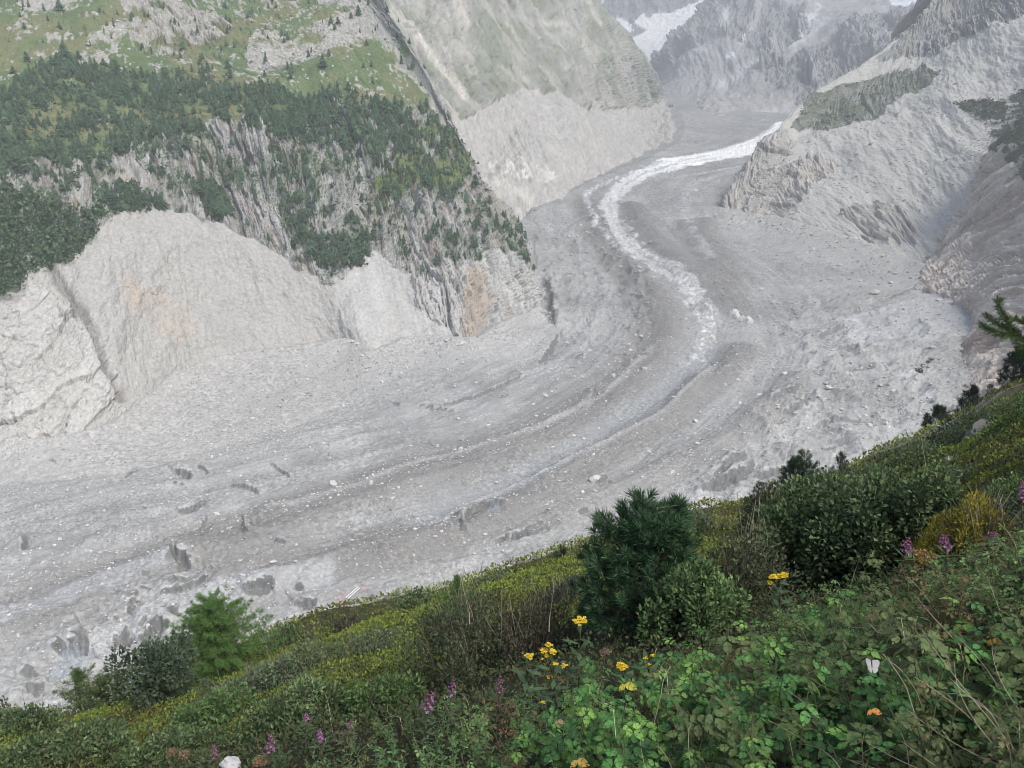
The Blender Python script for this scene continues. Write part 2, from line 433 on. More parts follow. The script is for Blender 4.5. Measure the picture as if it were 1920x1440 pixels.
    col *= (1 + (.10 + .17 * patch) * (sstep(.62, .78, spk) - .9 * sstep(.36, .22, spk)))[..., None]
    return np.stack([X, Y, Z], -1), col

P_FLOOR, C_FLOOR = build_floor()
o = grid_mesh('glacier', P_FLOOR, M_RUBBLE, C_FLOOR); tag(o, kind='structure')
FLQ = np.linspace(-1.05, 0.95, 1250)
FLV = np.linspace(1560, 172, 1050)
FLY = -FC / (FS - np.array([ratio(v) for v in FLV]))
def floor_z(x, y):
    i = np.clip(np.searchsorted(FLY, y), 1, len(FLY) - 1)
    j = np.clip(np.searchsorted(FLQ, x / y), 1, len(FLQ) - 1)
    return P_FLOOR[i, j, 2]
# ================================================================ MOUNTAINS
def back(p, dx, dy, dz): return np.array(p) + np.array([dx, dy, dz])
def row(*pts): return [at(*p) if len(p) == 3 else np.array(p[1:]) for p in pts]
def base_row(pts, sink=14, ht=0.0):
    r = [floor_at(u, v, ht) for u, v in pts]
    return [p - np.array([0, 0, sink]) for p in r]

def rocky(S, T, seed, big=(26, 60), small=(7, 17), amp=(5, 1.6), warp=6, crack=.62):
    """blocky, fall-line stretched relief of jointed rock: displacement and a per-block random number"""
    a0, b0 = big
    ws = S + warp * 2.6 * (fbm2(S / 25, T / 60, 3, seed) - .5) + T * .12 + a0 * .22 * (fbm2(S / a0 * 4, T / b0 * 4, 3, seed + 60, .6) - .5)
    wt = T + warp * 4 * (fbm2(S / 25, T / 40, 3, seed + 3) - .5) + b0 * .3 * (fbm2(S / a0 * 4, T / b0 * 4, 3, seed + 61, .6) - .5)
    d = np.zeros_like(S); cid = None
    for (a, b), am, sd in ((big, amp[0], seed + 7), (small, amp[1], seed + 9)):
        f1, f2, c, ox, oy = worley2(ws / a, wt / b, sd)
        tx = (c * 7.13) % 1 - .5; ty = (c * 3.71) % 1 - .5
        gate = sstep(.45, .6, fbm2(ws / a * .7, wt / b * .7, 2, sd + 40))
        d += am * ((c - .5) * 1.25 + tx * ox * 2.2 + ty * oy * 2.2 - .5 * gate * sstep(.09, .0, f2 - f1))
        if cid is None: cid = c
        else: cid2 = c
    d += amp[0] * .9 * (fbm2(ws / (a0 * .5), wt / (b0 * 1.4), 4, seed + 14, .55, True) - .5)
    d += amp[1] * 1.3 * (fbm2(ws / 2.6, wt / 9, 4, seed + 15, .6, True) - .5)
    for fa, fb, dp, sd in ((.45, 1.1, amp[0] * .9 * crack, 80), (.2, .5, amp[1] * 1.5 * crack, 81), (.09, .3, amp[1] * .8 * crack, 82)):
        g = np.abs(2 * fbm2(ws / (a0 * fa), wt / (b0 * fb), 2, seed + sd, .45) - 1)
        d -= dp * sstep(.13, .0, g) * sstep(.35, .55, fbm2(ws / a0, wt / b0, 2, seed + sd + 9))
    return d, cid, cid2

# ---------------------------------------------------------------- the wooded spur on the left
def tail(c, k=1.0, w=0):
    return [back(c, -48 * k, 40 * k, -16 * k), back(c, -150 * k, 200 * k, -55 * k), back(c, -320 * k, 520 * k, -80 * k)]

def build_spur():
    R = []
    r0 = base_row(SPUR_BASE, 16, SPUR_HT)
    R.append(r0 + tail(r0[-1]))
    r = row((-330,590,560),(-150,570,570),(0,550,590),(80,510,620),(150,450,660),(240,405,710),(350,400,750),(440,430,758),(520,468,755),(600,505,752),(680,490,775),(760,470,795),(860,450,815),(940,455,835),(992,478,850))
    R.append(r + tail(r[-1]))
    r = row((-330,330,690),(-150,300,690),(0,285,700),(100,275,745),(200,262,795),(330,235,835),(450,200,860),(560,200,865),(650,210,870),(730,220,880),(800,260,890),(850,300,895),(905,330,900))
    R.append(r + tail(r[-1]))
    r = row((-330,120,830),(-150,105,830),(0,95,860),(150,85,920),(300,100,990),(450,92,1000),(600,82,1010),(700,95,1010),(770,130,1000),(828,195,950))
    R.append(r + tail(r[-1]))
    r = row((-330,-90,1150),(0,-100,1190),(300,-95,1230),(520,-60,1240),(640,-30,1200),(700,10,1120),(752,62,1040))
    R.append(r + tail(r[-1]))
    r = row((-330,-230,1450),(0,-240,1500),(300,-230,1540),(500,-190,1560),(600,-120,1500),(660,-60,1380),(700,-25,1260))
    R.append(r + tail(r[-1]))
    R.append([p + np.array([0, 500, -180]) for p in R[-1]])
    P = loft(R, 1150, [330, 300, 210, 150, 40, 12])
    U, V = project(P)
    S, T = strike_dip(P)
    T = T - T[330][None]
    N = normals(P)
    N *= np.sign(np.median(N[..., 2]))
    x, y, z = P[..., 0], P[..., 1], P[..., 2]
    n1 = fbm2(S / 60, T / 60, 4, 101); n2 = fbm2(S / 16, T / 22, 4, 102, .6); n3 = fbm2(S / 4, T / 7, 3, 103, .6)
    ju, jv = U + 46 * (n1 - .5) + 30 * (n2 - .5), V + 46 * (fbm2(S / 50, T / 50, 4, 104) - .5) + 34 * (fbm2(S / 13, T / 13, 4, 105) - .5)
    scar = inpoly(ju, jv, [(-400,590),(0,560),(30,540),(85,490),(150,450),(200,408),(270,396),(350,405),(450,435),(520,480),(595,520),(640,535),(690,480),(735,500),(770,545),(800,585),(830,620),(870,700),(600,900),(-400,950)])
    slab = inpoly(ju, jv, [(-400,600),(20,560),(70,540),(130,560),(190,640),(240,720),(250,800),(-400,980)])
    lowcl = inpoly(ju, jv, [(735,480),(800,470),(900,480),(960,470),(1030,500),(1060,640),(830,650),(790,580)])
    cliff = inpoly(ju, jv, [(-400,330),(60,300),(200,285),(330,250),(420,230),(560,200),(700,190),(800,210),(900,290),(1000,420),(1080,640),(600,680),(180,450),(0,360),(-400,400)])
    upslab = inpoly(ju, jv, [(215,0),(300,-20),(420,20),(440,60),(410,95),(330,95),(250,75),(225,40)])
    scree = np.clip(inpoly(ju, jv, [(165,75),(220,30),(200,-30),(235,-30),(235,60),(225,90),(190,125),(140,140)]) + inpoly(ju, jv, [(455,120),(480,60),(540,75),(560,45),(650,20),(700,60),(660,100),(560,105),(520,140),(470,135)]) + inpoly(ju, jv, [(0,0),(90,-40),(190,-60),(160,10),(60,14)]), 0, 1)
    strip = inpoly(ju, jv, [(600,-80),(820,60),(960,330),(900,330),(800,180),(700,80),(600,10)])
    d1, cid, cid2 = rocky(S, T, 110, (11, 60), (3.4, 15), (5.4, 1.9), 6, 1.25)
    d2, sid, sid2 = rocky(S + T * .45, T - S * .25, 130, (40, 26), (14, 8), (4.5, 1.4), 2.5)
    d3, tid, tid2 = rocky(S, T, 150, (16, 20), (5, 6), (4.5, 1.4), 4)
    gen = (fbm2(S / 70, T / 70, 4, 120) - .5) * 16 + (n2 - .5) * 2.5 + (n3 - .5) * 1.6
    wc = np.clip(cliff + lowcl, 0, 1) * (1 - scar)
    # smooth the masks a little so that relief does not jump
    def blur(m, k=3):
        for _ in range(k):
            m = (m + np.roll(m, 1, 0) + np.roll(m, -1, 0) + np.roll(m, 1, 1) + np.roll(m, -1, 1)) / 5
        return m
    wcb, slb, usb = blur(wc), blur(slab), blur(upslab)
    gul = (fbm2((S + T * .25) / 26, T / 150, 4, 160, .55, True) - .55) * 4 + (fbm2((S + T * .6) / 45, (T - S * .5) / 30, 5, 162, .55, True) - .55) * 3.5
    disp = gen + wcb * d1 + slb * d2 * .9 + usb * d3 + (1 - wcb - slb).clip(0, 1) * (blur(scar) * (gul + (fbm2(S / 4, T / 26, 4, 161, .6, True) - .5) * 1.1) + (1 - blur(scar)) * d3 * .35)
    # the oblique gully that splits the pale slabs from the landslide scar
    g = np.stack([at(u, v, d) for u, v, d in ((95,495,610),(130,560,590),(175,630,580),(200,690,570),(232,745,560))])
    gu, gv = project(g); dl, dt = polydist(U, V, np.stack([gu, gv], 1), 60)
    gm = np.where(np.abs(dl) < 1e6, np.exp(-((dl + 14 * (n2 - .5)) / 7) ** 2), 0)
    disp = disp - gm * 6
    rightmost = np.maximum.accumulate(U[:, ::1], axis=1)
    tailm = blur(((np.arange(P.shape[1])[None] > np.argmax(U, axis=1)[:, None] + 2)).astype(np.float32), 26)
    disp = disp * (1 - .85 * tailm)
    P2 = P + N * disp[..., None]
    N2 = normals(P2); N2 *= np.sign(np.median(N2[..., 2]))
    up = N2[..., 2]
    # colours
    rock = np.array([.335, .33, .315], np.float32)
    col = np.broadcast_to(rock, P.shape).copy()
    col *= (.72 + .5 * fbm2(S / 5, T / 45, 4, 170, .6) + .22 * (cid2 - .5))[..., None]
    strip0 = strip
    streak = sstep(.56, .70, fbm2(S / 9, T / 110, 4, 171, .6))
    col = mixc(col, [.17, .165, .165], streak * wc * .65)
    ora = sstep(.60, .72, fbm2(S / 14, T / 40, 3, 172)) * .35
    col = mixc(col, [.34, .265, .19], ora * wc)
    beige = np.array([.425, .395, .350], np.float32) * (.84 + .34 * fbm2(S / 30, T / 60, 5, 173, .6) - .12 * (n3 - .5))[..., None]
    col = col + (beige - col) * scar[..., None]
    foot = np.clip(1 - T / 26 - .8 * (n2 - .5), 0, 1)
    col = mixc(col, [.355, .345, .325], blur(scar, 4) * foot * .9)
    col = col * (1 - .16 * scar * (fbm2(S / 3, T / 60, 4, 176, .6) - .35))[..., None]
    rust = inpoly(ju, jv, [(205,510),(300,545),(370,620),(330,650),(270,600)]); col = mixc(col, [.40, .31, .235], blur(rust, 14) * .5 * np.clip(n2 * 2 - .3, 0, 1))
    gr = inpoly(ju, jv, [(330,560),(430,560),(500,610),(430,640),(370,620)]); col = mixc(col, [.31, .31, .30], blur(gr, 22) * .6 * np.clip(n2 * 2.4 - .6, 0, 1))
    sl = np.array([.41, .40, .38], np.float32) * (.86 + .26 * sid[..., None] * .6 + .12 * n2[..., None])
    col = col + (sl - col) * (slab * .9)[..., None]
    lw = np.array([.41, .405, .39], np.float32) * (.78 + .40 * fbm2(S / 6, T / 60, 4, 174))[..., None]
    low2 = inpoly(ju, jv, [(640,520),(700,480),(760,520),(840,480),(960,480),(1040,540),(1040,650),(690,680),(640,640)])
    col = col + (lw - col) * (np.clip(low2, 0, 1) * .8 * (1 - streak * .6))[..., None]
    o2 = inpoly(U + 16 * (n2 - .5), V, [(876,500),(905,495),(925,560),(905,630),(872,640),(868,560)]); col = mixc(col, [.37, .28, .19], blur(o2, 14) * .5 * np.clip(.2 + 1.3 * fbm2(S / 3, T / 40, 3, 175), 0, 1))
    purple = inpoly(ju, jv, [(425,300),(470,330),(510,420),(470,440),(440,390)]); col = mixc(col, [.30, .28, .28], blur(purple, 4) * .6)
    col = mixc(col, [.10, .095, .09], gm * .5)
    # green cover: meadow above, ledges and gullies on the cliff
    meadow = (1 - wc) * (1 - scar) * (1 - slab)
    gpatch = fbm2(S / 34, T / 30, 5, 180, .6)
    grass = np.array([.10, .142, .06], np.float32) * (.75 + .5 * fbm2(S / 20, T / 20, 4, 181))[..., None]
    grass = mixc(grass, [.17, .165, .085], sstep(.45, .65, fbm2(S / 60, T / 45, 3, 182)) * .7)
    stony = np.clip(scree * sstep(.42, .56, gpatch * .7 + .3 * n3 + .05) + upslab * sstep(.40, .54, tid * .35 + n2 * .6) + .9 * sstep(.60, .66, n2 * .5 + n3 * .5) + strip * sstep(.38, .55, n2), 0, 1)
    greenm = meadow * (1 - stony)
    ledge = wc * (1 - low2) * sstep(.54, .625, .62 * fbm2((S + .4 * T) / 30, T / 34, 5, 185, .6) + .30 * up + .16 * n3)
    shoulder = inpoly(ju, jv, [(770,235),(850,235),(895,310),(850,350),(790,345),(740,380),(680,370),(740,300)])
    greenm = np.clip(greenm + ledge * .95 + shoulder * sstep(.32, .42, n2) * .9, 0, 1)
    greenm = greenm * (1 - .75 * blur(strip, 6) * sstep(.3, .5, n1))
    gcol = mixc(grass, [.065, .10, .05], ledge * .8)
    gcol = mixc(gcol, [.13, .17, .05], shoulder * .7)
    bushy = inpoly(ju, jv, [(-400,350),(0,330),(60,370),(190,400),(150,450),(80,500),(30,545),(-20,560),(-400,600)])
    gcol = mixc(gcol, [.075, .105, .05], bushy)
    col = col + (gcol - col) * greenm[..., None]
    stc = np.array([.34, .325, .29], np.float32) * (.7 + .55 * vnoise2(S / 2.2, T / 2.2, 186)[..., None])
    col = col + (stc - col) * (meadow * stony * .9)[..., None]
    # tree density
    T1 = inpoly(ju, jv, [(-400,260),(0,215),(60,125),(110,105),(180,120),(330,150),(460,165),(560,170),(680,180),(770,215),(790,270),(720,300),(610,270),(500,245),(400,230),(330,255),(250,285),(180,300),(120,330),(60,300),(0,325),(-400,370)])
    T3 = ledge * .62
    dens = T1 * (.12 + 1.1 * sstep(.40, .52, n2)) + T3 * .7 + shoulder * .20 + meadow * .03 + bushy * .3
    ex = inpoly(ju, jv, [(590,455),(680,455),(690,500),(600,505)]) + inpoly(ju, jv, [(170,370),(250,340),(300,400),(220,410)]) + inpoly(ju, jv, [(380,360),(440,360),(440,420),(400,415)])
    dens = (dens + np.clip(ex, 0, 1) * .9) * (1 - slab) * (1 - .97 * scar * (1 - np.clip(ex, 0, 1)))
    return P2, col, dens, U, V, meadow * stony, bushy, ex

P_SPUR, C_SPUR, D_SPUR, U_SPUR, V_SPUR, ST_SPUR, BU_SPUR, EX_SPUR = build_spur()
o = grid_mesh('wooded_mountain', P_SPUR, M_CLIFF, C_SPUR); tag(o, kind='structure')

# ---------------------------------------------------------------- the higher slope behind it, with its pale lateral moraine
def build_mid():
    def sil(u, v, d): 
        c = at(u, v, d); return [c, back(c, 40, 300, -40), back(c, -100, 900, -150)]
    R = []
    b = base_row(MID_BASE, 20, MID_HT)
    R.append([np.array([-340, 850, -250])] + b + [back(b[-1], -60, 700, 0)])
    R.append([np.array([-420, 1120, -60])] + row((740,130,1480),(800,205,1500),(868,232,1590),(930,197,1780),(985,172,1900),(1050,176,2000),(1110,190,2200),(1165,198,2500)) + sil(1240,178,3600))
    R.append([np.array([-520, 1300, 60])] + row((640,0,1750),(720,40,1720),(790,80,1720),(860,110,1820),(950,100,2050),(1040,98,2250),(1120,105,2500)) + sil(1216,128,3300))
    R.append([np.array([-640, 1600, 220])] + row((560,-110,2100),(700,-70,2080),(800,-30,2080),(900,-20,2250),(990,-10,2450),(1070,0,2700)) + sil(1168,72,3100))
    R.append([np.array([-700, 1900, 420])] + row((500,-260,2500),(700,-230,2500),(850,-200,2600),(950,-170,2750),(1030,-130,2850)) + sil(1122,5,3000))
    R.append([np.array([-800, 2300, 640])] + row((500,-420,2900),(700,-390,2900),(850,-350,3000),(950,-300,3100),(1010,-240,3150)) + sil(1068,-90,3150))
    R.append([p + np.array([0, 800, -300]) for p in R[-1]])
    P = loft(R, 1050, [260, 320, 240, 80, 20, 10])
    U, V = project(P); S, T = strike_dip(P); T = T - T[260][None]
    N = normals(P); N *= np.sign(np.median(N[..., 2]))
    n1 = fbm2(S / 140, T / 140, 4, 201); n2 = fbm2(S / 34, T / 45, 4, 202, .6); n3 = fbm2(S / 9, T / 12, 3, 203, .6)
    ju, jv = U + 26 * (n1 - .5) + 14 * (n2 - .5), V + 22 * (fbm2(S / 90, T / 90, 4, 204) - .5) + 14 * (fbm2(S / 30, T / 30, 3, 205) - .5)
    mor = inpoly(ju, jv, [(700,90),(770,140),(830,200),(872,236),(925,196),(980,172),(1045,174),(1100,196),(1160,205),(1215,195),(1262,180),(1320,200),(1300,320),(1000,640),(700,640)])
    d1, c1, c2 = rocky(S + T * .25, T, 210, (42, 120), (14, 40), (9, 3.4), 10, .6)
    gul = (fbm2((S + T * .15) / 30, T / 190, 4, 211, .55, True) - .55) * 12
    low = inpoly(ju, jv, [(920,300),(960,290),(1010,320),(1060,330),(1030,350),(980,345),(930,330)])
    m = mor
    for _ in range(4): m = (m + np.roll(m, 1, 0) + np.roll(m, -1, 0) + np.roll(m, 1, 1) + np.roll(m, -1, 1)) / 5
    P2 = P + N * ((fbm2(S / 200, T / 200, 4, 213) - .5) * 40 + (1 - m) * (d1 + (fbm2((S + T * .35) / 70, T / 330, 4, 214, .55, True) - .5) * 26) + m * (gul + (n3 - .5) * 3) + (n2 - .5) * 5)[..., None]
    up = normals(P2)[..., 2]; up = np.abs(up)
    col = np.broadcast_to(np.array([.36, .355, .33], np.float32), P.shape) * (.74 + .42 * fbm2(S / 18, T / 90, 4, 220, .6) + .2 * (c2 - .5))[..., None]
    gm = (1 - mor) * sstep(.47, .60, .55 * fbm2(S / 90, T / 70, 5, 221, .6) + .25 * up + .2 * n3)
    gcol = np.array([.16, .195, .11], np.float32) * (.8 + .4 * n2[..., None])
    col = col + (gcol - col) * (gm * .75)[..., None]
    pm = sstep(.55, .72, fbm2((S + T * .35) / 40, T / 300, 4, 226, .6)); col = mixc(col, [.45, .43, .39], pm * (1 - mor) * .6)
    mc = np.array([.42, .405, .375], np.float32) * (.84 + .30 * fbm2((S + .15 * T) / 16, T / 160, 4, 222, .6))[..., None]
    mb = np.clip(.35 * mor + .65 * m + .5 * (n3 - .5) * 4 * m * (1 - m), 0, 1); col = col + (mc - col) * mb[..., None]
    # stream gullies of pale debris; the two from above the frame are painted sunlight
    for line, w, k in (([(770,72),(800,110),(845,150),(880,185)], 8, .9), ([(700,0),(745,40),(775,75)], 5, .7), ([(845,-5),(862,30),(880,55)], 6, .8), ([(985,0),(1010,28),(1060,62)], 4, .6), ([(935,20),(975,90),(1000,140)], 3, .45), ([(1100,-5),(1112,28),(1128,52)], 7, .8), ([(1050,60),(1085,80),(1120,120)], 8, .5), ([(905,330),(960,370),(1000,390)], 9, .5), ([(930,120),(960,150),(985,172)], 3, .4)):
        dl, dt = polydist(U, V, smooth_line(line, 24), 40)
        mk = np.where(np.abs(dl) < 1e6, np.exp(-((dl + 10 * (n2 - .5)) / w) ** 2), 0) * sstep(0, .08, dt) * sstep(1, .92, dt)
        col = mixc(col, [.58, .55, .49], np.clip(mk * k * 1.1, 0, 1))
    lo = low * sstep(.45, .6, n2); col = mixc(col, [.58, .56, .52], lo)
    crk = np.abs(2 * fbm2((S + .5 * T) / 16, (T - .4 * S) / 26, 3, 225, .6) - 1)
    col *= (1 + .5 * (n3 - .5) - .0 * crk)[..., None]
    return P2, col
P_MID, C_MID = build_mid()
o = grid_mesh('moraine_slope', P_MID, M_CLIFF, C_MID); tag(o, kind='structure')

# ---------------------------------------------------------------- the hazy massif closing the valley
def build_far():
    R = []
    b = base_row([(1228,150),(1245,165),(1262,188),(1290,214),(1345,228),(1410,238),(1470,250),(1560,262)], 40)
    b[0] = at(1222,150,5600); b[1] = at(1240,165,4900)
    R.append([at(1300,170,7600)] + b)
    R.append([at(1300,145,7700)] + row((1226,132,5700),(1262,150,4800),(1320,150,4400),(1390,150,4050),(1470,160,3700),(1560,180,3400),(1700,200,3100)))
    R.append([at(1320,120,7800)] + row((1229,112,5900),(1272,82,5300),(1330,75,4900),(1400,85,4600),(1480,85,4300),(1560,85,4000),(1640,90,3700),(1760,110,3500)))
    R.append([at(1380,75,7900)] + row((1285,62,6000),(1320,28,5500),(1390,20,5200),(1450,30,5000),(1540,42,4500),(1600,26,4300),(1680,14,4100),(1730,8,4000),(1800,30,4000)))
    R.append([at(1420,40,8000)] + row((1318,28,6100),(1345,-12,5700),(1400,-40,5500),(1480,-20,5400),(1560,-5,5300),(1640,-15,5200),(1720,-30,5000),(1850,-40,4800)))
    R.append([at(1460,-40,8100)] + row((1380,-60,6300),(1420,-130,6000),(1500,-140,6000),(1600,-120,5900),(1700,-140,5800),(1850,-200,5600)))
    R.append([p + np.array([0, 900, -500]) for p in R[-1]])
    P = loft(R, 520, [130, 110, 90, 60, 20, 10])
    U, V = project(P); S, T = strike_dip(P)
    N = normals(P); N *= np.sign(np.median(N[..., 2]))
    n1 = fbm2(S / 400, T / 400, 4, 301); n2 = fbm2(S / 110, T / 160, 4, 302, .6); n3 = fbm2(S / 28, T / 60, 3, 303, .6)
    ju, jv = U + 16 * (n1 - .5) + 12 * (n2 - .5), V + 16 * (fbm2(S / 300, T / 300, 4, 304) - .5) + 10 * (n2 - .5)
    rockm = np.clip(inpoly(ju, jv, [(1225,128),(1280,60),(1340,-20),(1420,-20),(1520,20),(1520,70),(1440,110),(1400,90),(1350,75),(1290,110),(1240,140)]) + inpoly(ju, jv, [(1430,130),(1520,90),(1640,30),(1760,0),(1760,110),(1620,140),(1560,165),(1500,190),(1440,160)]), 0, 1)
    d1, c1, c2 = rocky(S, T, 310, (180, 320), (50, 110), (55, 16), 40)
    m = rockm
    for _ in range(5): m = (m + np.roll(m, 1, 0) + np.roll(m, -1, 0) + np.roll(m, 1, 1) + np.roll(m, -1, 1)) / 5
    P2 = P + N * ((fbm2(S / 500, T / 500, 4, 312) - .5) * 110 + m * d1 + (fbm2((S + T * .4) / 130, T / 700, 4, 313, .5, True) - .5) * 12 + (fbm2(S / 60, T / 60, 4, 315, .6) - .5) * 14 + (n3 - .5) * 8)[..., None]
    col = np.broadcast_to(np.array([.345, .34, .335], np.float32), P.shape) * (.8 + .35 * fbm2((S - T * .5) / 60, T / 300, 4, 314, .6))[..., None]
    rc = np.array([.25, .257, .265], np.float32) * (.75 + .5 * n3[..., None])
    col = col + (rc - col) * (rockm * .92)[..., None]
    for line, w, k, c in (([(1560,38),(1500,80),(1440,112),(1380,148),(1330,170)], 8, .85, [.50,.50,.49]), ([(1425,0),(1420,40),(1400,70)], 5, .5, [.55,.55,.55]), ([(1540,0),(1525,40),(1510,62)], 7, .75, [.6,.6,.6]), ([(1620,50),(1620,80),(1640,100)], 3, .7, [.45,.45,.45]), ([(1650,50),(1672,80),(1690,95)], 3, .5, [.45,.45,.45]), ([(1365,60),(1335,90),(1300,110)], 5, .4, [.5,.5,.5]), ([(1365,20),(1362,55),(1350,75)], 5, .6, [.62,.64,.66]), ([(1300,60),(1270,90),(1240,120)], 3, .5, [.5,.5,.5]), ([(1470,215),(1440,205),(1400,235)], 7, .5, [.55,.54,.52]), ([(1380,110),(1362,118)], 5, .9, [.7,.71,.73]), ([(1400,78),(1385,88)], 4, .8, [.7,.71,.73])):
        dl, dt = polydist(U, V, smooth_line(line, 24), 40)
        mk = np.where(np.abs(dl) < 1e6, np.exp(-((dl + 9 * (n2 - .5)) / w) ** 2), 0) * sstep(0, .1, dt) * sstep(1, .9, dt)
        col = mixc(col, c, np.clip(mk * k * 1.2, 0, 1))
    snow = inpoly(ju, jv, [(1640,2),(1680,-6),(1740,-4),(1720,16),(1690,14),(1660,8)]) + inpoly(ju, jv, [(1740,-20),(1780,-20),(1762,10),(1750,6)])
    col = mixc(col, [.8, .82, .86], np.clip(snow, 0, 1))
    return P2, col
P_FAR, C_FAR = build_far()
o = grid_mesh('far_mountain', P_FAR, M_FAR, C_FAR); tag(o, kind='structure')

def build_icefall():
    R = [row((1000,260,6600),(1180,250,6600),(1240,250,6600),(1420,250,6600)),
         row((1000,150,7000),(1170,140,7000),(1225,130,7000),(1400,120,7000)),
         row((1000,80,7600),(1150,75,7600),(1240,70,7600),(1330,50,7600),(1450,40,7600)),
         row((1000,30,8100),(1140,35,8000),(1220,35,8000),(1280,25,8000),(1350,0,8100),(1460,-10,8100)),
         row((1000,-60,8400),(1140,-50,8300),(1240,-60,8300),(1340,-70,8300),(1460,-60,8400)),
         row((1000,-200,8700),(1140,-190,8600),(1240,-190,8600),(1340,-200,8600),(1460,-200,8700))]
    R.append([p + np.array([0, 500, -400]) for p in R[-1]])
    P = loft(R, 360, [40, 60, 90, 60, 30, 10])
    U, V = project(P); S, T = strike_dip(P)
    N = normals(P); N *= np.sign(np.median(N[..., 2]))
    n2 = fbm2(S / 90, T / 90, 4, 402, .6); n3 = fbm2(S / 30, T / 26, 4, 403, .6)
    ju, jv = U + 22 * (fbm2(S / 160, T / 200, 4, 404) - .5) + 10 * (n3 - .5), V + 22 * (fbm2(S / 160, T / 200, 4, 405) - .5) + 10 * (n2 - .5)
    snow = inpoly(ju, jv, [(1144,36),(1165,34),(1184,50),(1186,72),(1205,70),(1212,64),(1186,44),(1190,40),(1205,28),(1215,40),(1228,26),(1250,28),(1268,20),(1290,6),(1300,10),(1330,-6),(1345,10),(1330,60),(1280,120),(1240,140),(1210,140),(1190,110),(1170,90),(1150,66)])
    snow = np.clip(snow + inpoly(ju, jv, [(1115,-10),(1128,-4),(1136,10),(1124,8)]), 0, 1)
    lower = sstep(62, 95, V + 26 * (n2 - .5))
    d1, c1, c2 = rocky(S, T, 410, (160, 420), (50, 120), (60, 20), 40)
    P2 = P + N * (snow * (fbm2(S / 60, T / 36, 4, 411, .6, True) - .5) * 40 + (1 - snow) * d1)[..., None]
    col = np.broadcast_to(np.array([.25, .26, .28], np.float32), P.shape) * (.75 + .5 * fbm2(S / 60, T / 400, 4, 412, .6))[..., None]
    sc = mixc(np.broadcast_to(np.array([.92, .93, .94], np.float32), P.shape).copy(), [.70, .73, .76], lower * (.5 + .5 * n3))
    col = col + (sc - col) * snow[..., None]
    return P2, col
P_ICE, C_ICE = build_icefall()
o = grid_mesh('snowy_mountain', P_ICE, M_SNOW, C_ICE); tag(o, kind='structure')

